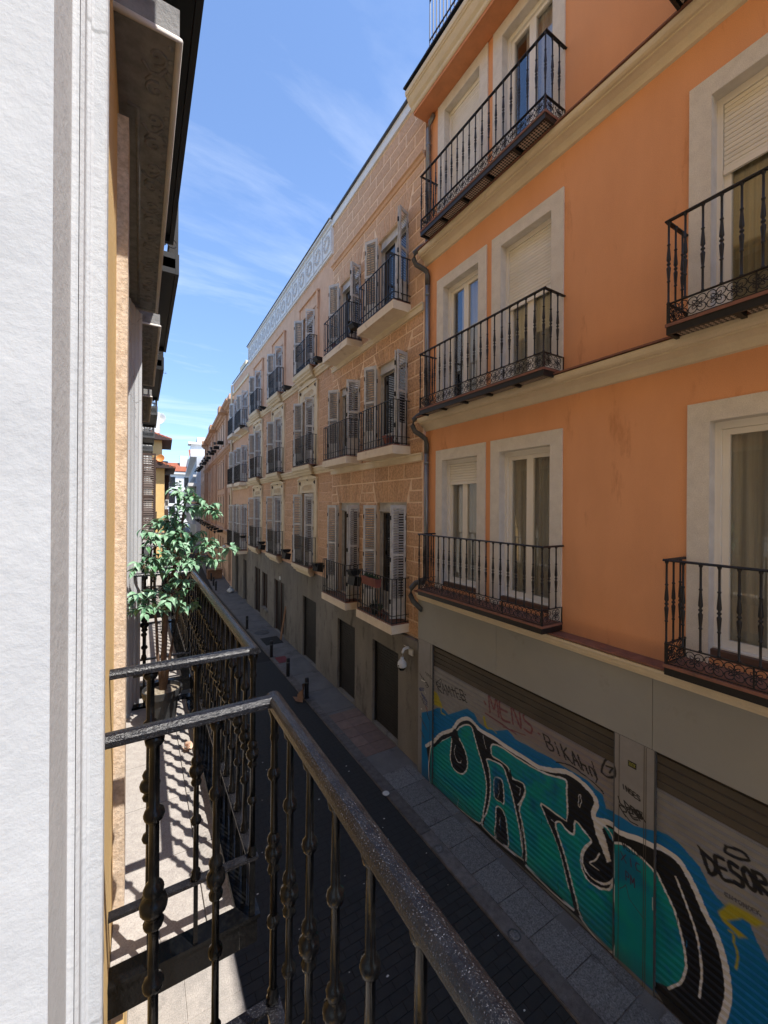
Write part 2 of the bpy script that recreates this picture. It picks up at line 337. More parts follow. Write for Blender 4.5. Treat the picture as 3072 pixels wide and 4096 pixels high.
GRAF = [
 ('P','h',0,[(4.402,2.222),(3.746,2.390),(3.075,2.149),(2.519,2.131),(2.529,1.732),(2.954,1.756),(3.456,1.843),(3.893,1.741),(4.491,1.849)]),
 ('P','b',0,[(6.071,1.171),(5.772,1.342),(5.646,1.436),(5.493,1.490),(5.344,1.452),(5.147,1.577),(4.882,1.754),(4.730,1.743),(4.631,1.649),(4.465,1.624),(4.264,1.687),(4.054,1.804),(3.893,1.741),(3.703,1.760),(3.524,1.763),(3.322,1.784),(3.163,1.773),(2.955,1.783),(2.842,1.782),(2.733,1.744),(2.655,1.728),(2.615,1.602),(2.503,1.625),(2.431,1.636),(2.293,1.633),(2.120,1.706),(1.998,1.734),(1.900,1.727),(1.807,1.677),(1.717,1.619),(1.630,1.482),(1.547,1.426),(1.467,1.419),(1.375,1.460),(1.316,1.323),(1.258,1.227),(1.174,1.089),(0.919,0.699),(1.459,-0.140),(1.798,0.074),(2.943,0.090),(3.690,0.069),(4.521,0.035),(5.738,-0.032),(6.056,-0.222)]),
 ('P','k',0,[(5.929,0.625),(5.747,0.785),(5.549,1.012),(5.284,1.205),(5.211,1.277),(5.080,1.460),(4.880,1.591),(4.728,1.586),(4.582,1.541),(4.307,1.561),(4.052,1.551),(3.739,1.563),(3.523,1.565),(3.321,1.635),(3.132,1.725),(2.983,1.734),(2.869,1.709),(2.765,1.655),(2.727,1.576),(2.763,1.455),(2.744,1.396),(2.577,1.461),(2.430,1.461),(2.248,1.524),(2.119,1.547),(1.997,1.569),(1.899,1.554),(1.824,1.483),(1.751,1.373),(1.680,1.235),(1.594,1.107),(1.541,0.956),(1.508,0.789),(1.504,0.596),(1.557,0.299),(1.834,-0.072),(2.100,0.104),(2.494,0.092),(2.943,0.090),(3.690,0.069),(4.521,0.035),(5.738,-0.032)]),
 ('L','w',0.056,[(5.929,0.625),(5.747,0.785),(5.549,1.012),(5.284,1.205),(5.211,1.277),(5.080,1.460),(4.880,1.591),(4.728,1.586),(4.582,1.541),(4.307,1.561),(4.052,1.551),(3.739,1.563),(3.523,1.565),(3.321,1.635),(3.132,1.725),(2.983,1.734),(2.869,1.709),(2.765,1.655),(2.727,1.576),(2.763,1.455),(2.744,1.396),(2.577,1.461),(2.430,1.461),(2.248,1.524),(2.119,1.547),(1.997,1.569),(1.899,1.554),(1.824,1.483),(1.751,1.373),(1.680,1.235),(1.594,1.107),(1.541,0.956),(1.508,0.789),(1.504,0.596),(1.557,0.299)]),
 ('P','t',0,[(5.797,0.648),(5.548,0.889),(5.341,1.065),(5.183,1.220),(5.036,1.389),(4.879,1.492),(4.777,1.493),(4.711,1.368),(4.637,1.215),(4.554,1.070),(4.482,0.907),(4.453,0.755),(4.470,0.543),(4.514,0.345),(4.588,0.109),(5.132,0.037),(5.790,-0.011)]),
 ('C','w',0.022,[(5.797,0.648),(5.548,0.889),(5.341,1.065),(5.183,1.220),(5.036,1.389),(4.879,1.492),(4.777,1.493),(4.711,1.368),(4.637,1.215),(4.554,1.070),(4.482,0.907),(4.453,0.755),(4.470,0.543),(4.514,0.345),(4.588,0.109),(5.132,0.037),(5.790,-0.011)]),
 ('P','k',0,[(5.249,1.128),(5.276,0.902),(5.291,0.743),(5.233,0.625),(5.127,0.596),(4.992,0.636),(4.893,0.760),(4.874,0.914),(4.937,1.059),(5.067,1.174),(5.171,1.222)]),
 ('L','w',0.022,[(5.249,1.128),(5.276,0.902),(5.291,0.743),(5.233,0.625),(5.127,0.596),(4.992,0.636),(4.893,0.760),(4.874,0.914),(4.937,1.059),(5.067,1.174)]),
 ('P','k',0,[(5.284,1.141),(5.200,1.275),(5.111,1.280),(5.077,1.180),(5.198,1.090),(5.266,1.086)]),
 ('L','k',0.05,[(5.733,0.720),(5.518,0.950),(5.284,1.138)]),
 ('L','w',0.01,[(5.158,1.018),(5.196,0.898),(5.162,0.813),(5.095,0.775),(5.031,0.796),(5.020,0.845)]),
 ('P','t',0,[(4.448,1.169),(4.251,1.229),(4.123,1.225),(4.048,1.108),(3.966,0.952),(3.885,0.723),(3.825,0.532),(3.781,0.303),(3.765,0.156),(4.512,0.109),(4.450,0.354),(4.388,0.594),(4.372,0.837),(4.405,1.051)]),
 ('C','w',0.022,[(4.448,1.169),(4.251,1.229),(4.123,1.225),(4.048,1.108),(3.966,0.952),(3.885,0.723),(3.825,0.532),(3.781,0.303),(3.765,0.156),(4.512,0.109),(4.450,0.354),(4.388,0.594),(4.372,0.837),(4.405,1.051)]),
 ('P','k',0,[(4.284,0.987),(4.151,1.026),(4.116,0.886),(4.111,0.710),(4.170,0.698),(4.282,0.687),(4.305,0.827)]),
 ('C','w',0.018,[(4.284,0.987),(4.151,1.026),(4.116,0.886),(4.111,0.710),(4.170,0.698),(4.282,0.687),(4.305,0.827)]),
 ('P','k',0,[(4.254,0.560),(4.160,0.607),(4.076,0.534),(4.042,0.351),(4.032,0.142),(4.272,0.125),(4.261,0.346)]),
 ('C','w',0.018,[(4.254,0.560),(4.160,0.607),(4.076,0.534),(4.042,0.351),(4.032,0.142),(4.272,0.125),(4.261,0.346)]),
 ('L','w',0.005,[(4.214,0.937),(4.200,0.809),(4.230,0.726)]),
 ('L','w',0.006,[(4.180,0.465),(4.192,0.344)]),
 ('P','t',0,[(4.355,1.434),(4.176,1.496),(3.891,1.494),(3.593,1.511),(3.353,1.554),(3.125,1.625),(3.109,1.476),(3.098,1.155),(3.190,1.116),(3.471,1.109),(3.399,0.983),(3.283,0.835),(3.180,0.658),(3.077,0.354),(2.986,0.133),(3.690,0.122),(3.706,0.237),(3.730,0.431),(3.777,0.641),(3.831,0.819),(3.735,1.093),(3.781,1.193),(3.948,1.166),(4.041,1.271),(4.196,1.291),(4.340,1.280)]),
 ('C','w',0.022,[(4.355,1.434),(4.176,1.496),(3.891,1.494),(3.593,1.511),(3.353,1.554),(3.125,1.625),(3.109,1.476),(3.098,1.155),(3.190,1.116),(3.471,1.109),(3.399,0.983),(3.283,0.835),(3.180,0.658),(3.077,0.354),(2.986,0.133),(3.690,0.122),(3.706,0.237),(3.730,0.431),(3.777,0.641),(3.831,0.819),(3.735,1.093),(3.781,1.193),(3.948,1.166),(4.041,1.271),(4.196,1.291),(4.340,1.280)]),
 ('L','k',0.03,[(4.000,1.246),(3.918,0.981),(3.838,0.722),(3.775,0.490),(3.727,0.070)]),
 ('P','k',0,[(3.947,1.160),(3.781,1.199),(3.736,1.138),(3.791,0.967),(3.855,0.850),(3.918,0.935)]),
 ('L','w',0.016,[(3.947,1.160),(3.781,1.199),(3.736,1.138),(3.791,0.967),(3.855,0.850)]),
 ('L','w',0.007,[(3.888,1.099),(3.811,1.108),(3.829,1.005)]),
 ('L','w',0.006,[(3.788,0.694),(3.787,0.482),(3.766,0.313),(3.784,0.148)]),
 ('P','k',0,[(3.471,1.104),(3.253,1.102),(3.103,1.119),(3.092,1.213),(2.980,1.261),(3.013,1.029),(3.112,1.009),(3.189,1.025),(3.251,0.913),(3.316,0.981)]),
 ('L','w',0.008,[(3.399,1.011),(3.252,0.996),(3.283,0.919)]),
 ('P','k',0,[(3.450,1.108),(3.284,0.975),(3.200,0.782),(3.108,0.547),(3.017,0.321),(2.909,0.107),(2.986,0.106),(3.071,0.359),(3.180,0.658),(3.283,0.835),(3.399,0.983)]),
 ('P','t',0,[(3.261,0.973),(3.195,1.054),(3.121,1.025),(3.013,1.031),(2.991,1.205),(2.893,1.173),(2.810,1.135),(2.793,1.087),(2.878,0.961),(2.914,0.816),(2.896,0.698),(2.820,0.626),(2.686,0.644),(2.572,0.722),(2.508,0.833),(2.503,0.083),(2.880,0.106),(2.973,0.278),(3.057,0.505),(3.140,0.715)]),
 ('C','w',0.022,[(3.261,0.973),(3.195,1.054),(3.121,1.025),(3.013,1.031),(2.991,1.205),(2.893,1.173),(2.810,1.135),(2.793,1.087),(2.878,0.961),(2.914,0.816),(2.896,0.698),(2.820,0.626),(2.686,0.644),(2.572,0.722),(2.508,0.833),(2.503,0.083),(2.880,0.106),(2.973,0.278),(3.057,0.505),(3.140,0.715)]),
 ('P','k',0,[(2.788,1.091),(2.869,0.946),(2.897,0.802),(2.848,0.708),(2.739,0.690),(2.610,0.751),(2.518,0.891),(2.500,1.040),(2.520,1.136),(2.587,1.197),(2.677,1.233)]),
 ('L','w',0.022,[(2.788,1.091),(2.869,0.946),(2.897,0.802),(2.848,0.708),(2.739,0.690),(2.610,0.751),(2.518,0.891),(2.500,1.040),(2.520,1.136)]),
 ('P','w',0,[(2.779,1.399),(2.679,1.448),(2.564,1.462),(2.614,1.415),(2.657,1.336),(2.613,1.241),(2.554,1.048),(2.599,1.002),(2.663,1.117),(2.730,1.222)]),
 ('P','k',0,[(2.665,1.330),(2.588,1.358),(2.521,1.307),(2.500,1.162),(2.525,1.120),(2.575,1.182),(2.613,1.279)]),
 ('P','t',0,[(2.647,1.380),(2.514,1.422),(2.511,1.253),(2.575,1.305)]),
 ('L','w',0.016,[(2.657,1.386),(2.589,1.383),(2.521,1.282),(2.505,1.110)]),
 ('L','w',0.016,[(2.689,1.035),(2.733,0.933),(2.808,0.843),(2.759,0.837),(2.696,0.845)]),
 ('C','w',0.008,[(2.944,1.550),(2.924,1.562),(2.913,1.490),(2.935,1.402),(2.952,1.412)]),
 ('L','w',0.008,[(4.534,1.489),(4.505,1.402),(4.467,1.320)]),
 ('P','t',0,[(2.501,1.296),(2.383,1.357),(2.247,1.339),(2.160,1.319),(2.105,1.293),(2.035,1.196),(1.935,1.037),(1.881,0.889),(1.842,0.710),(1.837,0.544),(1.883,0.380),(1.979,0.228),(2.100,0.171),(2.100,0.104),(2.493,0.068)]),
 ('L','w',0.022,[(2.511,1.301),(2.383,1.364),(2.247,1.351),(2.160,1.328),(2.105,1.302),(2.035,1.200),(1.935,1.047),(1.881,0.894),(1.838,0.714),(1.830,0.551),(1.878,0.375),(1.979,0.217)]),
 ('L','w',0.02,[(1.918,1.373),(1.875,1.282),(1.832,1.189),(1.785,1.081),(1.740,0.954),(1.712,0.792),(1.701,0.616),(1.719,0.400)]),
 ('P','B',0,[(2.501,1.235),(2.336,1.308),(2.246,1.212),(2.137,1.090),(2.116,0.949),(2.201,1.015),(2.380,0.941),(2.499,0.894)]),
 ('P','B',0,[(5.421,0.330),(5.136,0.385),(4.869,0.453),(4.718,0.440),(4.973,0.319),(5.247,0.281)]),
 ('P','B',0,[(3.694,0.607),(3.551,0.647),(3.585,0.505),(3.675,0.500)]),
 ('P','B',0,[(3.288,1.535),(3.192,1.480),(3.254,1.303),(3.352,1.327)]),
 ('P','B',0,[(2.075,1.029),(1.993,0.854),(1.914,0.729),(1.962,0.597),(2.052,0.757)]),
 ('P','B',0,[(3.662,1.108),(3.519,1.108),(3.553,0.910),(3.660,0.929)]),
 ('P','B',0,[(4.299,0.650),(4.345,0.853),(4.268,1.160),(4.215,0.995)]),
 ('P','G',0,[(5.669,0.580),(5.366,0.665),(5.364,0.477),(5.604,0.380)]),
 ('P','G',0,[(3.592,1.388),(3.385,1.421),(3.451,1.180),(3.590,1.182)]),
 ('P','G',0,[(2.888,0.453),(2.673,0.529),(2.595,0.370),(2.804,0.289)]),
 ('P','G',0,[(2.425,0.591),(2.199,0.602),(2.133,0.388),(2.330,0.295)]),
 ('P','G',0,[(5.089,1.291),(4.878,1.428),(4.725,1.187),(4.876,1.109)]),
 ('P','y',0,[(5.744,1.692),(5.649,1.690),(5.493,1.502),(5.615,1.469),(5.741,1.454)]),
 ('L','y',0.02,[(5.616,1.585),(5.541,1.481),(5.541,1.404),(5.432,1.402)]),
 ('L','y',0.045,[(4.513,1.771),(4.489,1.680),(4.443,1.651)]),
 ('L','y',0.015,[(4.443,1.651),(4.352,1.678),(4.264,1.654)]),
 ('P','y',0,[(1.579,1.323),(1.499,1.471),(1.375,1.498),(1.259,1.497),(1.316,1.421),(1.405,1.415),(1.506,1.307),(1.374,1.273),(1.427,1.230),(1.546,1.271)]),
 ('L','y',0.018,[(1.497,1.225),(1.469,1.221),(1.462,1.149),(1.434,1.068),(1.446,0.940)]),
 ('L','w',0.006,[(1.717,0.755),(1.715,0.723)]),
 ('L','k',0.006,[(3.472,0.910),(3.468,0.843)]),
 ('L','k',0.006,[(4.152,0.955),(4.146,0.765)]),
 ('L','b',0.006,[(2.506,0.535),(2.502,0.397)]),
 ('L','k',0.006,[(2.799,0.770),(2.796,0.630)]),
 ('L','k',0.006,[(1.906,1.044),(1.903,0.926)]),
 ('L','k',0.006,[(3.220,0.291),(3.216,0.186)]),
 ('L','k',0.006,[(4.033,0.982),(4.029,0.920)]),
 ('L','b',0.006,[(2.913,0.823),(2.909,0.709)]),
 ('L','t',0.006,[(4.301,0.009),(4.296,-0.143)]),
 ('L','b',0.006,[(1.824,0.833),(1.822,0.774)]),
 ('L','k',0.006,[(1.665,0.759),(1.663,0.643)]),
 ('L','b',0.006,[(3.312,0.403),(3.309,0.338)]),
 ('L','b',0.006,[(3.825,0.528),(3.820,0.372)]),
 ('L','t',0.006,[(3.496,0.223),(3.492,0.142)]),
 ('L','t',0.006,[(2.264,0.868),(2.261,0.787)]),
 ('L','k',0.006,[(4.101,0.657),(4.096,0.488)]),
 ('L','t',0.006,[(2.571,0.544),(2.569,0.480)]),
 ('L','b',0.006,[(1.715,0.887),(1.713,0.808)]),
 ('L','t',0.006,[(2.921,0.599),(2.918,0.531)]),
 ('L','b',0.006,[(4.170,0.447),(4.164,0.275)]),
 ('L','w',0.006,[(2.114,1.024),(2.111,0.901)]),
 ('L','w',0.006,[(4.253,0.181),(4.247,0.055)]),
 ('L','w',0.006,[(5.086,0.173),(5.079,0.001)]),
 ('L','k',0.006,[(4.556,0.648),(4.549,0.457)]),
 ('L','w',0.006,[(5.008,-0.175),(5.002,-0.225)]),
 ('L','k',0.0169,[(5.695,1.877),(5.605,1.727)]),
 ('L','k',0.0169,[(5.695,1.877),(5.602,1.884),(5.565,1.833),(5.650,1.801),(5.507,1.745)]),
 ('L','k',0.0169,[(5.476,1.751),(5.514,1.907),(5.381,1.769)]),
 ('L','k',0.0169,[(5.493,1.813),(5.427,1.825)]),
 ('L','k',0.0169,[(5.352,1.775),(5.429,1.921),(5.330,1.827),(5.347,1.935),(5.259,1.792)]),
 ('L','k',0.0169,[(5.287,1.898),(5.196,1.914)]),
 ('L','k',0.0169,[(5.266,1.949),(5.185,1.806)]),
 ('L','k',0.0169,[(5.114,1.975),(5.188,1.954),(5.113,1.820),(5.031,1.835)]),
 ('L','k',0.0169,[(5.152,1.890),(5.086,1.902)]),
 ('L','k',0.0169,[(5.075,1.981),(4.999,1.841),(4.932,1.869),(4.958,1.917),(5.026,1.913),(4.980,1.936),(5.007,1.985),(5.075,1.981)]),
 ('L','k',0.012,[(5.682,1.866),(5.546,1.979),(5.588,1.831),(5.682,1.866)]),
 ('L','k',0.014,[(5.068,1.867),(4.893,1.842)]),
 ('L','k',0.02,[(4.946,1.949),(4.925,1.951)]),
 ('L','r',0.0286,[(4.390,1.910),(4.422,2.169),(4.315,1.991),(4.269,2.172),(4.217,1.919)]),
 ('L','r',0.0286,[(4.060,2.176),(4.202,2.160),(4.164,1.922),(4.011,1.930)]),
 ('L','r',0.0286,[(4.184,2.047),(4.061,2.052)]),
 ('L','r',0.0286,[(3.952,1.933),(3.980,2.177),(3.818,1.941),(3.845,2.180)]),
 ('L','r',0.0286,[(3.648,2.160),(3.751,2.181),(3.764,2.086),(3.640,2.044),(3.644,1.950),(3.754,1.956)]),
 ('L','r',0.03,[(4.511,2.016),(4.483,1.994)]),
 ('L','r',0.018,[(4.491,1.849),(4.095,1.832),(3.894,1.818)]),
 ('L','r',0.012,[(4.137,1.806),(3.741,1.877)]),
 ('L','r',0.02,[(3.533,2.008),(3.505,2.004)]),
 ('L','k',0.0221,[(3.457,2.039),(3.372,1.886),(3.295,1.899),(3.324,1.951),(3.402,1.961),(3.349,1.974),(3.378,2.027),(3.457,2.039)]),
 ('L','k',0.0221,[(3.258,1.971),(3.210,1.882)]),
 ('L','k',0.0221,[(3.278,2.008),(3.274,2.001)]),
 ('L','k',0.0221,[(3.201,2.026),(3.123,1.880)]),
 ('L','k',0.0221,[(3.121,2.022),(3.156,1.952),(3.034,1.877)]),
 ('L','k',0.0221,[(3.006,1.877),(3.037,2.018),(2.920,1.875)]),
 ('L','k',0.0221,[(3.019,1.933),(2.960,1.931)]),
 ('L','k',0.0221,[(2.966,2.014),(2.894,1.874)]),
 ('L','k',0.0221,[(2.926,1.937),(2.867,1.941),(2.831,1.872)]),
 ('L','k',0.0221,[(2.785,1.871),(2.822,1.953),(2.776,1.951),(2.721,1.870)]),
 ('L','k',0.014,[(3.258,1.772),(3.072,1.837),(2.842,1.821),(2.681,1.775),(2.642,1.748)]),
 ('L','k',0.014,[(2.789,2.033),(2.721,1.891),(2.734,1.820)]),
 ('C','k',0.024,[(2.652,2.070),(2.669,1.984),(2.592,1.966),(2.501,2.043),(2.519,2.155),(2.606,2.162),(2.652,2.070)]),
 ('L','k',0.02,[(2.618,2.076),(2.543,2.093),(2.580,2.022)]),
 ('L','k',0.02,[(1.737,1.813),(1.681,1.747),(1.653,1.621)]),
 ('L','k',0.0351,[(1.709,1.784),(1.646,1.627),(1.600,1.666),(1.613,1.740),(1.709,1.784)]),
 ('L','k',0.0351,[(1.546,1.827),(1.607,1.802),(1.550,1.656),(1.484,1.676)]),
 ('L','k',0.0351,[(1.579,1.732),(1.526,1.748)]),
 ('L','k',0.0351,[(1.444,1.837),(1.497,1.840),(1.487,1.775),(1.420,1.761),(1.407,1.699),(1.460,1.691)]),
 ('L','k',0.0351,[(1.390,1.868),(1.403,1.815),(1.372,1.742),(1.332,1.722),(1.324,1.773),(1.355,1.845),(1.390,1.868)]),
 ('L','k',0.0351,[(1.337,1.882),(1.284,1.736)]),
 ('L','k',0.0351,[(1.337,1.882),(1.278,1.889),(1.256,1.840),(1.310,1.809),(1.222,1.755)]),
 ('C','k',0.024,[(1.520,1.962),(1.529,1.908),(1.447,1.914),(1.363,1.954),(1.411,1.995),(1.520,1.962)]),
 ('L','d',0.0078,[(1.512,1.543),(1.533,1.539),(1.523,1.509),(1.500,1.512)]),
 ('L','d',0.0078,[(1.528,1.525),(1.510,1.527)]),
 ('L','d',0.0078,[(1.491,1.514),(1.499,1.545),(1.469,1.517),(1.478,1.547)]),
 ('L','d',0.0078,[(1.466,1.539),(1.442,1.543)]),
 ('L','d',0.0078,[(1.457,1.550),(1.447,1.520)]),
 ('L','d',0.0078,[(1.425,1.554),(1.433,1.544),(1.426,1.529),(1.414,1.524),(1.408,1.534),(1.414,1.549),(1.425,1.554)]),
 ('L','d',0.0078,[(1.396,1.527),(1.404,1.557),(1.376,1.529),(1.384,1.560)]),
 ('L','d',0.0078,[(1.364,1.562),(1.371,1.552),(1.365,1.537),(1.353,1.533),(1.347,1.543),(1.353,1.557),(1.364,1.562)]),
 ('L','d',0.0078,[(1.325,1.567),(1.344,1.563),(1.335,1.535),(1.314,1.538)]),
 ('L','d',0.0078,[(1.340,1.550),(1.323,1.552)]),
 ('L','d',0.0078,[(1.315,1.568),(1.306,1.539)]),
 ('L','d',0.0078,[(1.295,1.571),(1.309,1.554),(1.283,1.542)]),
 ('L','k',0.0091,[(2.399,1.315),(2.425,1.372),(2.392,1.334),(2.398,1.375),(2.368,1.319)]),
 ('L','k',0.0091,[(2.355,1.373),(2.378,1.377),(2.373,1.354),(2.343,1.346),(2.335,1.323),(2.360,1.323)]),
 ('L','k',0.0091,[(2.344,1.378),(2.317,1.383),(2.318,1.325),(2.290,1.331)]),
 ('L','k',0.0091,[(2.291,1.386),(2.296,1.368),(2.281,1.341),(2.262,1.332),(2.259,1.349),(2.274,1.377),(2.291,1.386)]),
 ('L','k',0.0091,[(2.267,1.389),(2.240,1.335)]),
 ('L','k',0.0091,[(2.241,1.392),(2.252,1.362),(2.211,1.338)]),
 ('L','p',0.0104,[(2.436,1.259),(2.373,1.175)]),
 ('L','p',0.0104,[(2.383,1.262),(2.426,1.171)]),
 ('L','p',0.0104,[(2.333,1.256),(2.324,1.178)]),
 ('L','p',0.0104,[(2.241,1.261),(2.275,1.264),(2.281,1.224),(2.267,1.187),(2.230,1.193)]),
 ('L','p',0.0104,[(2.378,0.998),(2.379,1.092),(2.345,1.077),(2.350,1.040),(2.378,1.040)]),
 ('L','p',0.0104,[(2.328,0.990),(2.326,1.084),(2.309,1.016),(2.293,1.078),(2.290,0.985)]),
 ('L','p',0.006,[(2.443,0.850),(2.378,0.941),(2.340,0.820),(2.198,0.737)]),
 ('L','k',0.013,[(2.413,1.999),(2.403,1.955)]),
 ('L','k',0.013,[(2.378,1.951),(2.387,1.999),(2.352,1.947),(2.361,1.994)]),
 ('L','k',0.013,[(2.322,1.982),(2.343,1.991),(2.344,1.972),(2.318,1.959),(2.317,1.941),(2.340,1.947)]),
 ('L','k',0.013,[(2.286,1.980),(2.311,1.983),(2.301,1.938),(2.274,1.933)]),
 ('L','k',0.013,[(2.306,1.961),(2.285,1.957)]),
 ('L','k',0.013,[(2.246,1.969),(2.267,1.977),(2.268,1.959),(2.243,1.946),(2.242,1.928),(2.264,1.934)]),
 ('L','k',0.0143,[(2.466,1.840),(2.444,1.777),(2.401,1.771)]),
 ('L','k',0.0143,[(2.401,1.831),(2.379,1.768),(2.346,1.773),(2.347,1.800),(2.401,1.831)]),
 ('L','k',0.0143,[(2.338,1.822),(2.316,1.760)]),
 ('L','k',0.0143,[(2.338,1.822),(2.295,1.813),(2.285,1.791),(2.327,1.791),(2.270,1.754)]),
 ('L','k',0.0143,[(2.276,1.813),(2.255,1.752),(2.217,1.753),(2.224,1.774),(2.260,1.782),(2.233,1.784),(2.240,1.806),(2.276,1.813)]),
 ('L','k',0.0143,[(2.384,1.673),(2.454,1.748),(2.397,1.758),(2.376,1.725),(2.415,1.706)]),
 ('L','k',0.0143,[(2.331,1.791),(2.376,1.770),(2.311,1.699),(2.260,1.718)]),
 ('L','k',0.0143,[(2.345,1.736),(2.304,1.751)]),
 ('L','k',0.0143,[(2.240,1.725),(2.303,1.800),(2.233,1.757),(2.256,1.817),(2.187,1.745)]),
 ('L','k',0.012,[(2.395,1.687),(2.336,1.650),(2.260,1.659)]),
 ('C','k',0.01,[(2.337,1.790),(2.347,1.729),(2.296,1.715),(2.225,1.767),(2.220,1.823),(2.266,1.820),(2.337,1.790)]),
 ('L','k',0.0117,[(5.957,1.955),(5.953,1.964),(5.918,1.915)]),
 ('L','k',0.0117,[(5.921,1.959),(5.893,1.954),(5.896,1.938),(5.870,1.925),(5.888,1.912)]),
 ('L','k',0.0117,[(5.866,1.948),(5.862,1.957),(5.827,1.908)]),
 ('L','k',0.0117,[(5.827,1.944),(5.815,1.953),(5.796,1.937),(5.799,1.906),(5.769,1.906)]),
 ('L','k',0.013,[(6.136,1.876),(6.084,1.836),(6.070,1.848)]),
 ('L','k',0.013,[(6.084,1.836),(6.067,1.811)]),
 ('L','k',0.013,[(6.044,1.836),(6.002,1.783),(5.957,1.768),(5.963,1.787),(6.044,1.836)]),
 ('L','k',0.013,[(5.920,1.782),(5.937,1.779),(5.912,1.751),(5.874,1.728),(5.862,1.732),(5.886,1.760),(5.920,1.782)]),
 ('C','k',0.009,[(5.956,1.723),(5.915,1.689),(5.861,1.729),(5.895,1.752),(5.956,1.723)]),
 ('L','n',0.0143,[(6.133,1.554),(6.153,1.597),(6.106,1.564),(6.126,1.607)]),
 ('L','n',0.0143,[(6.088,1.622),(6.114,1.610),(6.093,1.570),(6.065,1.581)]),
 ('L','n',0.0143,[(6.104,1.591),(6.081,1.600)]),
 ('L','n',0.0143,[(6.075,1.627),(6.053,1.585)]),
 ('L','n',0.0143,[(6.049,1.637),(6.062,1.607),(6.024,1.597)]),
 ('L','n',0.0143,[(6.036,1.642),(6.012,1.627),(6.008,1.653)]),
 ('L','n',0.0143,[(6.012,1.627),(6.003,1.605)]),
 ('L','n',0.013,[(6.058,1.483),(6.092,1.543),(6.025,1.471),(6.059,1.531)]),
 ('L','n',0.013,[(6.027,1.519),(6.032,1.506),(6.012,1.475),(5.989,1.457),(5.986,1.470),(6.006,1.501),(6.027,1.519)]),
 ('L','n',0.013,[(5.997,1.507),(5.928,1.435)]),
 ('L','n',0.013,[(5.963,1.495),(5.961,1.447)]),
 ('L','n',0.013,[(5.928,1.477),(5.896,1.423)]),
 ('L','n',0.0117,[(6.005,1.448),(6.036,1.461),(6.035,1.425),(5.997,1.403),(5.993,1.367),(6.026,1.375)]),
 ('L','n',0.0117,[(5.950,1.442),(5.981,1.455),(5.980,1.419),(5.942,1.397),(5.938,1.362),(5.971,1.370)]),
 ('L','n',0.0117,[(5.900,1.445),(5.935,1.445),(5.915,1.359),(5.876,1.355)]),
 ('L','n',0.0117,[(5.925,1.404),(5.894,1.401)]),
 ('L','r',0.013,[(5.928,1.337),(5.951,1.349),(5.931,1.299),(5.906,1.283)]),
 ('L','r',0.013,[(5.942,1.325),(5.921,1.313)]),
 ('L','r',0.013,[(5.916,1.330),(5.895,1.277),(5.872,1.263)]),
 ('L','k',0.0091,[(5.931,1.262),(5.892,1.241),(5.878,1.221),(5.915,1.236)]),
 ('L','k',0.0091,[(5.866,1.204),(5.905,1.221),(5.869,1.195),(5.889,1.195),(5.848,1.174)]),
 ('L','k',0.0091,[(5.857,1.171),(5.844,1.148),(5.863,1.162),(5.868,1.175),(5.849,1.167),(5.828,1.141)]),
 ('L','d',0.0078,[(6.095,1.443),(6.124,1.470),(6.104,1.466),(6.065,1.433),(6.044,1.428),(6.071,1.455)]),
 ('L','d',0.0078,[(6.073,1.415),(6.068,1.423),(6.034,1.409),(6.007,1.389),(6.014,1.383),(6.048,1.397),(6.073,1.415)]),
 ('L','d',0.0078,[(6.012,1.355),(6.035,1.377),(6.013,1.373),(5.978,1.356),(5.960,1.334)]),
 ('L','d',0.0078,[(6.091,1.066),(6.120,1.091),(6.100,1.089),(6.061,1.057),(6.040,1.053),(6.067,1.079)]),
 ('L','d',0.0078,[(6.068,1.039),(6.064,1.047),(6.030,1.034),(6.003,1.016),(6.010,1.010),(6.044,1.022),(6.068,1.039)]),
 ('L','d',0.0078,[(6.008,0.981),(6.031,1.003),(6.009,0.999),(5.974,0.984),(5.956,0.963)]),
 ('L','d',0.0078,[(6.006,1.004),(6.034,1.029),(6.015,1.026),(5.977,0.996),(5.956,0.991),(5.983,1.017)]),
 ('L','d',0.0078,[(5.984,0.977),(5.979,0.985),(5.946,0.973),(5.920,0.955),(5.927,0.949),(5.960,0.961),(5.984,0.977)]),
 ('L','d',0.0078,[(5.924,0.921),(5.947,0.942),(5.925,0.939),(5.892,0.924),(5.874,0.903)]),
 ('L','d',0.0078,[(6.088,0.815),(6.117,0.839),(6.097,0.837),(6.058,0.807),(6.037,0.803),(6.064,0.828)]),
 ('L','d',0.0078,[(6.066,0.788),(6.061,0.796),(6.027,0.785),(6.001,0.767),(6.007,0.761),(6.041,0.772),(6.066,0.788)]),
 ('L','d',0.0078,[(6.005,0.732),(6.028,0.753),(6.006,0.750),(5.972,0.736),(5.953,0.715)]),
 ('L','w',0.016,[(6.088,1.774),(5.971,1.780)]),
 ('L','w',0.008,[(5.982,1.613),(5.954,1.562)]),
 ('L','w',0.02,[(6.087,1.238),(6.070,1.239)]),
]
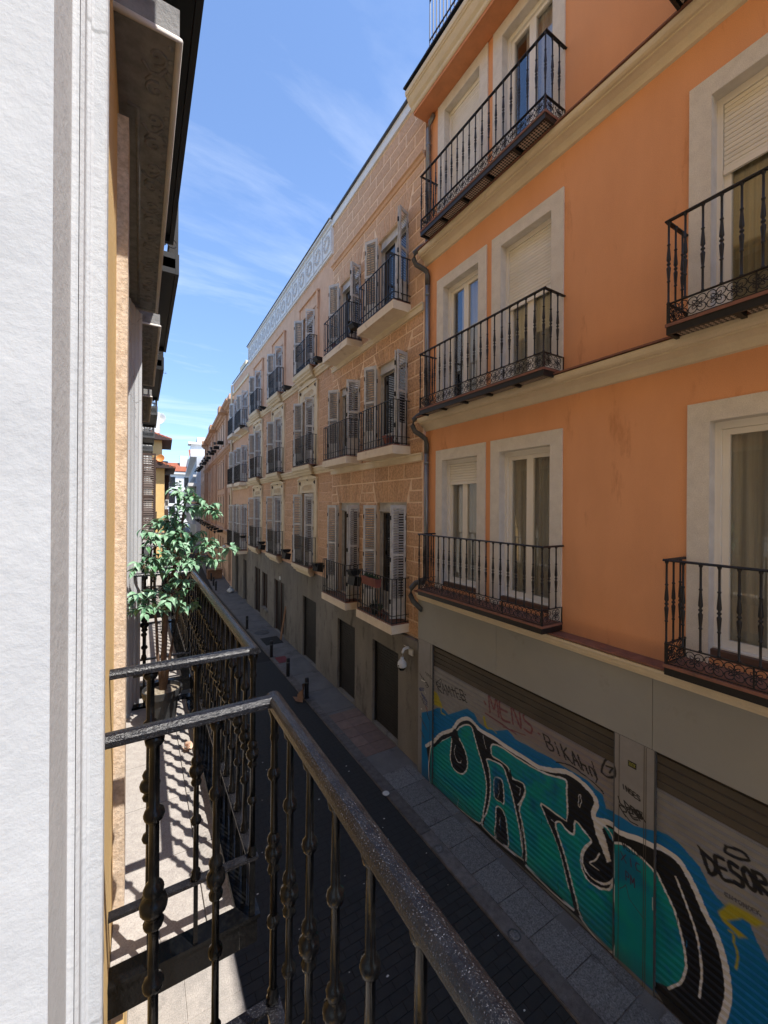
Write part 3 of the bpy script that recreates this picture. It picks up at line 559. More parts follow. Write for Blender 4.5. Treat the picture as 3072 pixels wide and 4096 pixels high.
# ================================================================== painted shutters (raster made in code)
COLS = {'b': (.0, .15, .36), 't': (.0, .235, .265), 'w': (.66, .65, .63), 'k': (.006, .006, .007), 'y': (.38, .33, .02), 'r': (.16, .02, .035),
        'd': (.07, .065, .06), 'g': (.01, .28, .19), 'h': (.24, .185, .18), 'B': (.0, .10, .24), 'G': (.0, .28, .20), 'p': (.06, .015, .05), 'n': (.02, .04, .14)}
GY0, GY1, GZ1, RES = .2, 6.3, 2.6, .0045
def paint_image():
    w = int((GY1-GY0)/RES); h = int(GZ1/RES)
    rng = np.random.default_rng(3)
    img = np.zeros((h, w, 3), np.float32); img[:] = (.255, .25, .245)
    yy = (np.arange(w)+.5)*RES+GY0; zz = (np.arange(h)+.5)*RES
    def lowres(k, s):
        a = rng.random((int(h/s)+3, int(w/s)+3)); yi = np.arange(h)/s; xi = np.arange(w)/s
        y0 = yi.astype(int); x0 = xi.astype(int); fy = (yi-y0)[:, None]; fx = (xi-x0)[None]
        fy = fy*fy*(3-2*fy); fx = fx*fx*(3-2*fx)
        return (a[y0][:, x0]*(1-fy)*(1-fx)+a[y0+1][:, x0]*fy*(1-fx)+a[y0][:, x0+1]*(1-fy)*fx+a[y0+1][:, x0+1]*fy*fx)*k
    n1 = lowres(1, 60)*.5+lowres(1, 22)*.3+lowres(1, 8)*.2
    img *= (.8+.35*n1)[..., None]
    blot = lowres(1, 45)*.6+lowres(1, 18)*.4
    wob = (lowres(1, 10)-.5)*.012
    def box(p, pad):
        a = np.array(p); i0 = max(int((a[:, 0].min()-pad-GY0)/RES), 0); i1 = min(int((a[:, 0].max()+pad-GY0)/RES)+2, w)
        j0 = max(int((a[:, 1].min()-pad)/RES), 0); j1 = min(int((a[:, 1].max()+pad)/RES)+2, h); return i0, i1, j0, j1
    def inside(p, Y, Z):
        r = np.zeros(Y.shape, bool); n = len(p)
        for k in range(n):
            (a, b), (c, d) = p[k], p[(k+1) % n]
            if b == d: continue
            m = ((b > Z) != (d > Z)) & (Y < (c-a)*(Z-b)/(d-b)+a); r ^= m
        return r
    def dist(p, Y, Z, closed):
        D = np.full(Y.shape, 9., np.float32); n = len(p)
        for k in range(n if closed else n-1):
            (a, b), (c, d) = p[k], p[(k+1) % n]; L2 = (c-a)**2+(d-b)**2+1e-9
            t = np.clip(((Y-a)*(c-a)+(Z-b)*(d-b))/L2, 0, 1)
            D = np.minimum(D, np.hypot(Y-a-t*(c-a), Z-b-t*(d-b)))
        return D
    def smooth(p, closed):
        if len(p) < 4: return p
        q = []; n = len(p)
        for k in range(n if closed else n-1):
            P0 = p[k-1] if (k > 0 or closed) else p[0]; P1 = p[k]; P2 = p[(k+1) % n]; P3 = p[(k+2) % n] if (closed or k+2 < n) else P2
            for t in (0, .25, .5, .75):
                q.append(tuple(.5*(2*P1[i]+(P2[i]-P0[i])*t+(2*P0[i]-5*P1[i]+4*P2[i]-P3[i])*t*t+(3*P1[i]-P0[i]-3*P2[i]+P3[i])*t**3) for i in (0, 1)))
        if not closed: q.append(p[-1])
        return q
    for kind, c, wd, p in GRAF:
        cc = np.array(COLS[c], np.float32)
        if kind == 'P':
            i0, i1, j0, j1 = box(p, .08)
            if i1 <= i0 or j1 <= j0: continue
            Y, Z = np.meshgrid(yy[i0:i1], zz[j0:j1]); wb = wob[j0:j1, i0:i1]
            soft = {'h': .09, 'B': .05, 'G': .06, 'y': .012}.get(c, .004)
            ins = inside(p, Y+wb*.5, Z+wb*.4); D = dist(p, Y, Z, True); a = np.clip(np.where(ins, .5+D/soft*.5, .5-D/soft*.5), 0, 1)
            if c in 'hBG': a = a*.75*np.clip(blot[j0:j1, i0:i1]*1.6, 0, 1)
            if c == 't':
                k = np.clip((blot[j0:j1, i0:i1]-.35)*2.4, 0, 1)[..., None]; cc = cc*(1-k)+np.array((.0, .29, .24), np.float32)*k
                k2 = np.clip((.42-n1[j0:j1, i0:i1])*5, 0, 1)[..., None]; cc = cc*(1-k2)+np.array((.0, .18, .33), np.float32)*k2
            if c in 'tbk': cc = cc*(.88+.25*n1[j0:j1, i0:i1])[..., None]
        else:
            if wd >= .012: p = smooth(p, kind == 'C')
            i0, i1, j0, j1 = box(p, wd+.02)
            if i1 <= i0 or j1 <= j0: continue
            Y, Z = np.meshgrid(yy[i0:i1], zz[j0:j1]); wb = wob[j0:j1, i0:i1]
            D = dist(p, Y+wb*.4, Z+wb*.4, kind == 'C'); sf = .004 if wd < .02 or c == 'w' else .008
            if c == 'y': sf = .014
            a = np.clip((wd/2-D)/sf+.5, 0, 1)
            if c == 'r': a *= .8
        a = a[..., None]; img[j0:j1, i0:i1] = img[j0:j1, i0:i1]*(1-a)+cc*a
    # dirt along the foot of the shutters
    zf = np.clip(1-zz/.32, 0, 1)[:, None]*np.clip(n1*1.5, 0, 1); img = img*(1-zf[..., None]*.7)+np.array((.05, .046, .04))*zf[..., None]*.7
    px = np.ones((h, w, 4), np.float32); px[..., :3] = np.clip(img, 0, 1)
    im = bpy.data.images.new('shutter_paint', w, h, float_buffer=True); im.colorspace_settings.name = 'Linear Rec.709' if 'Linear Rec.709' in [e.name for e in im.colorspace_settings.bl_rna.properties['name'].enum_items] else im.colorspace_settings.name
    im.pixels.foreach_set(px.ravel()); im.update(); im.pack(); return im
GIMG = paint_image()
def painted(name, rough=.45):
    m = bpy.data.materials.new(name); m.use_nodes = True; n, l = m.node_tree.nodes, m.node_tree.links; b = n['Principled BSDF']
    g = n.new('ShaderNodeNewGeometry'); s = n.new('ShaderNodeSeparateXYZ'); l.new(g.outputs['Position'], s.inputs[0])
    a = n.new('ShaderNodeMapRange'); l.new(s.outputs[1], a.inputs[0]); a.inputs[1].default_value = GY0; a.inputs[2].default_value = GY1
    c = n.new('ShaderNodeMapRange'); l.new(s.outputs[2], c.inputs[0]); c.inputs[1].default_value = 0; c.inputs[2].default_value = GZ1
    cb = n.new('ShaderNodeCombineXYZ'); l.new(a.outputs[0], cb.inputs[0]); l.new(c.outputs[0], cb.inputs[1])
    t = n.new('ShaderNodeTexImage'); t.image = GIMG; t.extension = 'EXTEND'; l.new(cb.outputs[0], t.inputs[0])
    l.new(t.outputs[0], b.inputs['Base Color']); b.inputs['Roughness'].default_value = rough; M[name] = m
painted('painted_metal'); mat('roller_brown', (.085, .072, .055), (.065, .056, .045), rough=.6, scale=3, rand=.1)

# ================================================================== orange building (right, near)
OB = empty('orange_building', (4.65, 0, 0), 0, 'orange stucco building with iron balconies and graffiti-painted roller shutters at street level', 'building')
FL = (3.53, 6.735, 9.91)                       # balcony slab tops
WT = (6.018, 9.12, 12.29)                      # top of the stone frames
WIN = [(4.627, 5.865), (3.275, 4.515), (.646, 1.887), (-.70, .54)]
IN = .18
holes = []
for k in range(3):
    for a, b in WIN: holes.append((a+IN, b-IN, FL[k]+.05, WT[k]-.185))
mb = MB(); wall(mb, -7, 6.2, 3.2, 12.4, holes, 0, .20); mb.quad((0, 6.2, 0), (9, 6.2, 0), (9, 6.2, 13.6), (0, 6.2, 13.6))
mb.box(0.0, .3, -7, 6.2, 12.4, 13.62)
mb.build('wall', M['orange_stucco'], OB)
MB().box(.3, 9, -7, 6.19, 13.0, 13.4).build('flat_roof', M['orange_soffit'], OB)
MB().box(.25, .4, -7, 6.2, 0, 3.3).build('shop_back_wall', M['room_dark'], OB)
MB().box(-.03, .33, -7, 6.23, 13.62, 13.68).build('parapet_coping', M['terracotta'], OB)
def cornice(z, s=1., name='cornice', y1=6.205):
    pr = [(0, z), (-.03*s, z+.012), (-.045*s, z+.05), (-.07*s, z+.085), (-.12*s, z+.115), (-.15*s, z+.125), (-.15*s, z+.145), (-.175*s, z+.15), (-.195*s, z+.17), (-.205*s, z+.20), (-.205*s, z+.235), (0, z+.245)]
    o = MB().prism(pr, 'y', -7, y1).build(name, M['cream_cornice'], OB)
    return o
for z in (6.42, 9.56): cornice(z)
o = MB().prism([(0, 3.262), (-.165, 3.262), (-.175, 3.29), (-.19, 3.30), (-.19, 3.335), (-.215, 3.35), (-.215, 3.385), (0, 3.395)], 'y', -7, 6.205).build('cornice', M['cream_cornice'], OB)
# tiles lying on the cornices
tl = MB().box(0, .215, 0, .325, 0, .018).mesh('ledge_tile', M['terracotta'])
for z in (3.397, 6.667, 9.807):
    for i in range(24): link('ledge_tile', tl, OB, (-.222, -1.6+i*.328, z+random.uniform(-.001, .002)))
# eaves cornice
pr = [(0, 12.40), (-.14, 12.41), (-.16, 12.42), (-.33, 12.35), (-.35, 12.37), (-.36, 12.41), (-.40, 12.45), (-.43, 12.50), (-.45, 12.54), (-.47, 12.55), (-.47, 12.57), (-.49, 12.58), (-.50, 12.62), (-.50, 12.66), (0, 12.70)]
MB().prism(pr, 'y', -7, 6.24).build('eaves_cornice', M['cream_cornice'], OB)
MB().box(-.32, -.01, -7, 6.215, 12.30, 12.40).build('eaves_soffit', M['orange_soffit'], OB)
MB().box(-.53, -.02, -7, 6.26, 12.71, 12.735).build('gutter_edge', M['black_iron'], OB)
# roof railing
rl = MB().box(-.02, .0, 5.0, 6.15, 14.55, 14.575).box(-.02, 0, 5.0, 6.15, 13.80, 13.82).build('roof_railing', M['black_iron'], OB)
bar = MB().box(-.008, .008, -.008, .008, 13.6, 14.75).mesh('railing_bar', M['black_iron'])
for i in range(12): link('railing_bar', bar, rl, (-.01, 6.14-i*.1, 0))

# ---- windows
slat_r = MB().prism([(0, 0), (-.012, .004), (-.014, .022), (-.012, .041), (0, .043)], 'y', 0, .77).mesh('roller_slat', M['roller_slat'])
sill_m = None
def window(a, b, z0, z1, roll=0., curtain='curtain', openk=0):
    ya, yb = a+IN, b-IN
    # stone frame: three flat slabs
    s = MB().box(-.022, -.001, a, ya, z0-.05, z1).box(-.022, -.001, yb, b, z0-.05, z1).box(-.022, -.001, ya, yb, z1-.185, z1)
    s.build('window_surround', M['surround_stone'], OB)
    MB().box(-.018, .16, ya, ya+.004, z0, z1-.185).box(-.018, .16, yb-.004, yb, z0, z1-.185).box(-.018, .16, ya+.004, yb-.004, z1-.189, z1-.185).build('window_reveal', M['reveal_plaster'], OB)
    w = MB().box(.10, .19, ya+.004, ya+.05, z0+.10, z1-.19).box(.10, .19, yb-.05, yb-.004, z0+.10, z1-.19).box(.10, .19, ya+.05, yb-.05, z1-.26, z1-.19).box(.07, .19, ya+.005, yb-.005, z0+.085, z0+.10)
    W = w.build('window', M['white_pvc'], OB)
    MB().box(.02, .19, ya+.004, yb-.004, z0+.0, z0+.082).build('threshold', M['sill_brown'], W)
    ym = (ya+yb)/2; zt = z1-.262
    for (p, q) in ((ya+.052, ym-.001), (ym+.001, yb-.052)):
        f = MB().box(.13, .18, p, p+.055, z0+.102, zt).box(.13, .18, q-.055, q, z0+.102, zt).box(.13, .18, p+.055, q-.055, z0+.102, z0+.17).box(.13, .18, p+.055, q-.055, zt-.055, zt)
        sh = f.build('sash', M['white_pvc'], W)
        MB().box(.153, .159, p+.055, q-.055, z0+.17, zt-.055).build('pane', M['glass'], W)
    if roll > 0:
        n = int((zt-z0-.1)*roll/.045)
        for i in range(n): link('roller_slat', slat_r, W, (.125, ya+.055, zt-.045*(i+1)))
        MB().box(.10, .126, ya+.055, yb-.055, zt-.045*n-.05, zt-.045*n-.002).build('slat_bottom_bar', M['white_pvc'], W)
    # curtain with folds
    cb = MB(); n = 46; pts = []
    for i in range(n+1):
        y = ya+.03+(yb-ya-.06)*i/n
        if curtain == 'half' and .47 < i/n < .60: pass
        pts.append((.222+.011*math.sin(i*1.35+1.3*math.sin(i*.31+a+z0))+.014*math.sin(i*.47+a*3), y))
    for i in range(n):
        if openk and (i/n > 1-.27*openk): continue
        (x0, y0), (x1, y1) = pts[i], pts[i+1]; cb.quad((x0, y0, z0+.09), (x1, y1, z0+.09), (x1, y1, zt), (x0, y0, zt))
    cb.build('curtain', M['curtain_olive' if curtain == 'olive' else 'curtain'], W, smooth=True)
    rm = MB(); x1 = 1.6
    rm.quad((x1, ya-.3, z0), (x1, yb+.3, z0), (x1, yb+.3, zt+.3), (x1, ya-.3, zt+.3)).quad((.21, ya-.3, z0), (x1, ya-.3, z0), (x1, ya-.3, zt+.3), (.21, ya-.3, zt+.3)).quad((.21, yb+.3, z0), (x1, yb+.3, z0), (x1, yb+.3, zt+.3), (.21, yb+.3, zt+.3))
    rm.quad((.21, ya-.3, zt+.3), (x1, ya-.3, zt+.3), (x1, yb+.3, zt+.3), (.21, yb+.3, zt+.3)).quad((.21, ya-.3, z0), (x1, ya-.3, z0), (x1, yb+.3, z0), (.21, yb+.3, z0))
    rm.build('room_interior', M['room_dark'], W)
cfg = {(0, 0): (.17, 'curtain', 0), (0, 1): (0, 'curtain', 0), (0, 2): (0, 'curtain', 0), (0, 3): (0, 'curtain', 0),
       (1, 0): (0, 'curtain', 1), (1, 1): (.44, 'curtain', 0), (1, 2): (.33, 'olive', 0), (1, 3): (0, 'curtain', 0),
       (2, 0): (1., 'curtain', 0), (2, 1): (0, 'curtain', 1), (2, 2): (.3, 'curtain', 0), (2, 3): (0, 'curtain', 0)}
for k in range(3):
    for j, (a, b) in enumerate(WIN): window(a, b, FL[k]+.05, WT[k], *cfg[(k, j)])

# ---- balconies with cast panel
def ring(mb, cy, cz, r, t=.0042, n=12, sq=1.):
    mb.tube([(0, cy+r*math.cos(2*math.pi*i/n), cz+r*sq*math.sin(2*math.pi*i/n)) for i in range(n)], t, 5, closed=True)
def petal(mb, ang, L, wd, t=.004):
    c, s = math.cos(ang), math.sin(ang); pts = []
    for i in range(8):
        u = math.pi*2*i/8; x = L/2-L/2*math.cos(u); y = wd*math.sin(u); pts.append((0, x*c-y*s, x*s+y*c))
    mb.tube(pts, t, 4, closed=True)
mo = MB()
for sy in (-1, 1):
    for sz in (-1, 1): ring(mo, sy*.034, sz*.038, .034)
for a in (45, 135, 225, 315): petal(mo, R(a), .052, .013)
mo.lathe([(0.001, -.006), (.010, 0), (.001, .006)], n=6); mo.box(-.004, .004, .062, .080, .030, .036).box(-.004, .004, .062, .080, -.036, -.030)
motif = mo.mesh('scroll_motif', M['black_iron'])
BP = [(.0085, 0), (.011, .004), (.011, .012), (.0075, .018), (.0075, .20), (.012, .207), (.012, .213), (.008, .220), (.0095, .24), (.0145, .33), (.0145, .337), (.008, .35), (.008, .362), (.0135, .367), (.0135, .378), (.008, .385), (.008, .395), (.0145, .41), (.0145, .417), (.009, .52), (.008, .545), (.012, .552), (.012, .558), (.0075, .565), (.0075, .75), (.012, .76), (.014, .775)]
BP = [(r*1.25, z) for r, z in BP]
bal_m = MB().lathe(BP, n=8).mesh('baluster', M['black_iron'], True)
def orange_balcony(L, dep=.40):
    b = MB().box(-dep, -dep+.03, 0, L, -.10, -.03).box(-dep+.03, 0, 0, .03, -.10, -.03).box(-dep+.03, 0, L-.03, L, -.10, -.03)
    nb = 5 if L > 2 else 3
    for i in range(1, nb): b.box(-dep+.03, 0, L*i/nb-.02, L*i/nb+.02, -.10, -.032)
    b.box(-dep, 0, .005, L-.005, -.045, -.03)
    B = b.build('balcony', M['black_iron'], OB)
    for i in range(nb): MB().box(-dep+.05, -.14, L*i/nb+.045, L*(i+1)/nb-.045, -.075, -.046).build('soffit_panel', M['soffit_tile'], B)
    MB().box(-dep-.008, .0, -.008, L+.008, -.03, 0).build('tile_edge', M['terracotta'], B)
    fr = MB()
    x0 = -dep+.012
    fr.box(x0-.014, x0+.014, 0, L, .186, .194).box(x0+.014, 0, 0, .028, .186, .194).box(x0+.014, 0, L-.028, L, .186, .194)
    fr.box(x0-.006, x0+.006, 0, L, .008, .014).box(x0+.006, 0, 0.008, .02, .008, .014).box(x0+.006, 0, L-.02, L-.008, .008, .014)
    for y in (0.012, L-.012): fr.box(x0-.011, x0+.011, y-.011, y+.011, 0, .19); fr.box(-.02, 0.0, y-.011, y+.011, 0, .19)
    for k in range(1, 4): fr.box(x0-.004, x0+.004, L*k/4-.006, L*k/4+.006, 0.014, .186)
    fr.build('panel_frame', M['black_iron'], B)
    n = round((L-.05)/.142)
    for i in range(n): link('scroll_motif', motif, B, (x0, .03+(i+.5)*(L-.06)/n, .10))
    for y in (.012, L-.012):
        for i in range(2): link('scroll_motif', motif, B, (x0+.10+i*.17, y, .10), (0, 0, R(90)))
    pr = lambda c: [(c-.018, .968), (c-.019, .978), (c-.012, .987), (c, .99), (c+.012, .987), (c+.019, .978), (c+.018, .968)]
    h = MB().prism(pr(x0), 'y', -.016, L+.016)
    for y in (0.0, L): h.prism([(y-.018+q*.036, .9675+zz_) for q, zz_ in ((0, 0), (0, .012), (.3, .022), (.7, .022), (1, .012), (1, 0))], 'x', x0+.019, .0)
    h.build('handrail', M['black_iron'], B, smooth=False)
    n = round((L-.03)/.1365)
    for i in range(n+1): link('baluster', bal_m, B, (x0, .012+i*(L-.024)/n, .194), (0, 0, random.random()*6))
    for y in (.012, L-.012):
        for i in (1, 2): link('baluster', bal_m, B, (x0+i*.135, y, .194))
    return B
B1 = orange_balcony(2.60); B1.location = (0, 3.268, FL[0])
for k in (1, 2): copy_tree(B1, OB, (0, 3.268, FL[k]))
for k in range(3): copy_tree(B1, OB, (0, -.69, FL[k]))

# ---- shop front
for (a, b) in ((-2.3, 2.124), (2.129, 4.248), (4.253, 6.2)):
    MB().box(-.15, .2, a, b, 2.53, 3.258).build('fascia_panel', M['fascia_gray'], OB)
p = MB().box(-.15, .2, 5.765, 6.185, 0.0, 2.526).build('shop_pillar', M['painted_metal'], OB)
p = MB().box(-.15, .2, 2.107, 2.505, 0.0, 2.526)
p.build('shop_pillar', M['painted_metal'], OB)
g = MB()
for y in (2.18, 2.20, 2.455): g.box(-.153, -.149, y, y+.004, .03, 2.52)
for y in (5.82,): g.box(-.153, -.149, y, y+.004, .03, 2.52)
g.build('pillar_groove', M['roller_brown'], OB)
def shop_shutter(y0, y1):
    S = MB().box(-.105, -.08, y0, y1, .02, 2.53).build('roller_shutter', M['roller_brown'], OB)
    MB().box(-.135, -.105, y0+.01, y1-.01, .045, .125).build('bottom_rail', M['painted_metal'], S)
    prof = [(0, 0), (-.012, .003), (-.012, .046), (-.021, .050), (-.021, .056), (-.008, .060), (-.018, .064), (-.018, .068), (-.006, .0745), (0, .0745)]
    sm = MB().prism(prof, 'y', y0+.012, y1-.012).mesh('shutter_slat', M['painted_metal'])
    for i in range(27): link('shutter_slat', sm, S, (-.106, 0, .128+i*.0748))
    pr2 = [(0, 0), (-.014, .003), (-.014, .072), (-.022, .078), (-.006, .086), (0, .086)]
    s2 = MB().prism(pr2, 'y', y0+.012, y1-.012).mesh('shutter_slat', M['roller_brown'])
    for i in range(4): link('shutter_slat', s2, S, (-.106, 0, 2.152+i*.0875))
    MB().box(-.15, -.08, y0, y0+.012, .02, 2.526).box(-.15, -.08, y1-.012, y1, .02, 2.526).build('shutter_guide', M['zinc_dark'], S)
    MB().box(-.16, .2, y0, y1, 0.0, .02).build('shutter_sill', M['dark_door'], S)
shop_shutter(2.506, 5.764); shop_shutter(-2.0, 2.106)
# sticker on the pillar
st = MB().box(-.1525, -.1505, 2.278, 2.364, 2.235, 2.298).build('sticker', M['lamp_black'], OB)
mat('sticker_yellow', (.42, .40, .05), rough=.5)
sk = MB()
for i, ch in enumerate((('3'), ('U'), ('0'), ('X'))):
    y = 2.358-i*.019
    for (a, b) in ({'3': [((0, 0), (1, 0)), ((1, 0), (1, 1)), ((0, .5), (1, .5)), ((0, 1), (1, 1))], 'U': [((0, 0), (0, 1)), ((1, 0), (1, 1)), ((0, 1), (1, 1))],
                    '0': [((0, 0), (0, 1)), ((1, 0), (1, 1)), ((0, 1), (1, 1)), ((0, 0), (1, 0))], 'X': [((0, 0), (1, 1)), ((0, 1), (1, 0))]}[ch]):
        q = [(y-a[0]*.012, 2.285-a[1]*.035), (y-b[0]*.012, 2.285-b[1]*.035)]
        sk.tube([(-.153, *q[0]), (-.153, *q[1])], .0016, 4)
sk.build('sticker_lettering', M['sticker_yellow'], OB)
# ---- drain pipe at the left edge, in front of the corner
def pipe_seg(z0, z1): return [(-.055, 6.10, z1), (-.055, 6.10, z0)]
pp = MB()
pp.tube([(-.02, 5.98, 12.27), (-.045, 6.06, 12.20), (-.055, 6.10, 12.08), (-.055, 6.10, 9.98)], .042, 12)
pp.build('drain_pipe', M['zinc_pipe'], OB, smooth=True)
for zt_ in (9.95, 6.80):
    zb = zt_-3.13
    MB().tube([(-.055, 6.10, zt_+.05), (-.07, 6.12, zt_-.03), (-.16, 6.22, zt_-.08), (-.235, 6.27, zt_-.16), (-.25, 6.28, zt_-.28), (-.21, 6.26, zt_-.38), (-.12, 6.18, zt_-.46), (-.065, 6.12, zt_-.53), (-.055, 6.10, zt_-.62), (-.055, 6.10, zt_-.80)], .046, 12).build('pipe_bend', M['zinc_dark'], OB, smooth=True)
    MB().tube([(-.055, 6.10, zt_-.78), (-.055, 6.10, max(zb, 3.67))], .042, 12).build('drain_pipe', M['zinc_pipe'], OB, smooth=True)
    MB().lathe([(.047, zt_-1.0), (.05, zt_-.99), (.05, zt_-.97), (.047, zt_-.96)], -.055, 6.10, 12).build('pipe_collar', M['zinc_pipe'], OB, smooth=True)
MB().tube([(-.055, 6.10, 3.68), (-.09, 6.14, 3.60), (-.18, 6.24, 3.56), (-.25, 6.29, 3.46), (-.26, 6.30, 3.32), (-.22, 6.27, 3.21), (-.17, 6.19, 3.13), (-.15, 6.08, 3.08)], .050, 12).build('pipe_bend', M['zinc_dark'], OB, smooth=True)
MB().lathe([(.047, 11.76), (.05, 11.77), (.05, 11.79), (.047, 11.80)], -.055, 6.10, 12).build('pipe_collar', M['zinc_pipe'], OB, smooth=True)
# ================================================================== brown buildings (right side, beyond)
A1 = R(.5)
BX, BY = 4.6, 6.2
def on_b(w): return (BX+w*math.sin(A1), BY+w*math.cos(A1), 0)
NB = empty('brown_building', on_b(0), -A1, 'two bay brown building scored like stone blocks beside the orange building', 'building')
BAYS = [(.565, 1.80), (2.655, 3.885)]
RF = (2.70, 6.22, 9.04); RT = (5.085, 8.163, 10.98)
holes = [(a, b, RF[k], RT[k]) for k in range(3) for a, b in BAYS]
mb = MB(); wall(mb, 0, 4.35, 2.44, 12.9, holes, 0, .28)
mb.quad((0, 4.35, 0), (9, 4.35, 0), (9, 4.35, 13), (0, 4.35, 13)); mb.quad((0, 4.35, 12.9), (9, 4.35, 12.9), (9, 0, 12.9), (0, 0, 12.9))
mb.build('wall', M['joint_render'], NB)
gb = MB(); wall(gb, 0, 4.35, 0, 2.44, [(.82, 1.925, .06, 1.95), (2.83, 3.895, .06, 1.96)], -.012, .14)
gb.quad((-.012, 0, 2.44), (-.012, 4.35, 2.44), (0, 4.35, 2.44), (0, 0, 2.44))
gb.build('ground_floor_wall', M['plaster_gray'], NB)
def roller_door(root, a, b, z0, z1, x=.10):
    m = MB(); m.box(x, x+.03, a, b, z0, z1)
    n = int((z1-z0)/.062)
    for i in range(n): m.box(x-.012, x-.001, a+.02, b-.02, z0+.01+i*.062, z0+.05+i*.062)
    d = m.build('roller_door', M['dark_roller'], root)
    MB().box(x-.05, x-.002, a, a+.02, z0, z1).box(x-.05, x-.002, b-.02, b, z0, z1).box(x-.05, x-.002, a+.02, b-.02, z1-.03, z1).build('door_frame', M['dark_door'], d)
for a, b in ((.82, 1.925), (2.83, 3.895)): roller_door(NB, a, b, .06, 1.95)
MB().box(-.11, .0, -.0, .86, 2.30, 2.44).box(-.08, 0, 0, .86, 2.24, 2.298).build('stone_ledge', M['plaster_gray'], NB)
# blocks: shared unit block scaled for each place
ub = MB(); c = .035
ub.quad((0, 0, 0), (-1, c, c*1.5), (-1, c, 1-c*1.5), (0, 0, 1)).quad((0, 1, 1), (-1, 1-c, 1-c*1.5), (-1, 1-c, c*1.5), (0, 1, 0))
ub.quad((0, 0, 1), (-1, c, 1-c*1.5), (-1, 1-c, 1-c*1.5), (0, 1, 1)).quad((0, 1, 0), (-1, 1-c, c*1.5), (-1, c, c*1.5), (0, 0, 0)).quad((-1, c, c*1.5), (-1, 1-c, c*1.5), (-1, 1-c, 1-c*1.5), (-1, c, 1-c*1.5))
unit = ub.mesh('block', M['block_render'])
unit_p = unit.copy(); unit_p.materials[0] = None
mat('block_pink', (.66, .43, .28), (.50, .315, .195), rough=.95, scale=22, detail=8, bump=.5, bscale=60, rand=.06, c3=(.55, .36, .24), s3=5, t3=.6)
unit_p.materials[0] = M['block_pink']
nblk = {}
def block(root, y0, y1, z0, z1, g=.014, m=unit, x=0., d=.009):
    k = root.name; nblk[k] = nblk.get(k, 0)+1
    if nblk[k] > 300:
        if k not in EXTRA: EXTRA[k] = (root, MB())
        EXTRA[k][1].box(x-d, x, y0+g, y1-g, z0+g, z1-g); return
    link('block', m, root, (x, y0+g, z0+g), (0, 0, 0), (d, y1-y0-2*g, z1-z0-2*g))
EXTRA = {}
def courses(root, y0, y1, z0, z1, h, L, m=unit, x=0.):
    n = max(1, round((z1-z0)/h)); h = (z1-z0)/n; W = y1-y0
    for i in range(n):
        za = z0+i*h
        if W < L*1.25:
            if i % 2 == 0: block(root, y0, y1, za, za+h, m=m, x=x)
            else:
                t = y0+W*(.5+random.uniform(-.06, .06)); block(root, y0, t, za, za+h, m=m, x=x); block(root, t, y1, za, za+h, m=m, x=x)
        else:
            y = y0-(L*.5 if i % 2 else 0)+random.uniform(-.03, .03)
            while y < y1-.02:
                a, b = max(y, y0), min(y+L, y1)
                if b-a > .06: block(root, a, b, za, za+h, m=m, x=x)
                y += L
def voussoirs(root, a, b, z0, z1, mm, n=7, fl=.16):
    for i in range(n):
        p0, p1 = a+(b-a)*i/n, a+(b-a)*(i+1)/n; q0, q1 = a-fl+(b-a+2*fl)*i/n, a-fl+(b-a+2*fl)*(i+1)/n; g = .015
        MB().prism([(p0+g, z0+g), (p1-g, z0+g), (q1-g, z1-g), (q0+g, z1-g)], 'x', -.009, 0).build('arch_block', mm, root)
rows = [(2.47, 5.085, 5.55, 5.88), (6.03, 8.163, 8.50, 8.73), (8.87, 10.98, 11.42, 11.62)]
for k, (z0, zl, zv, ze) in enumerate(rows):
    m = unit if k < 2 else unit_p; mm = M['block_render'] if k < 2 else M['block_pink']
    for a, b in ((0.02, BAYS[0][0]), (BAYS[0][1], BAYS[1][0]), (BAYS[1][1], 4.34)): courses(NB, a, b, z0, zl, .295, .46, m)
    for a, b in BAYS: voussoirs(NB, a, b, zl, zv, mm)
    zm = (zl+zv)/2
    for za, zb_, mg in ((zl, zm, .085), (zm, zv, .165)):
        courses(NB, 0.02, BAYS[0][0]-mg, za, zb_, .23, .5, m); courses(NB, BAYS[0][1]+mg, BAYS[1][0]-mg, za, zb_, .23, .5, m); courses(NB, BAYS[1][1]+mg, 4.34, za, zb_, .23, .5, m)
    courses(NB, .02, 4.34, zv, ze, .3, .62, m)
courses(NB, .02, 4.34, 11.78, 12.86, .27, .62, unit_p)
for z in (5.88, 8.73):
    MB().prism([(0, z), (-.05, z), (-.05, z+.11), (-.07, z+.12), (-.07, z+.145), (0, z+.15)], 'y', 0, 4.352).build('string_course', M['ledge_cream'], NB)
MB().prism([(0, 11.63), (-.03, 11.64), (-.05, 11.69), (-.09, 11.71), (-.09, 11.75), (0, 11.76)], 'y', 0, 4.352).build('string_course', M['pink_render'], NB)
MB().box(-.05, .2, 0, 4.352, 12.88, 13.10).build('parapet_band', M['white_paint'], NB)
MB().box(-.10, .3, 0, 4.36, 13.10, 13.14).build('parapet_coping', M['zinc_dark'], NB)

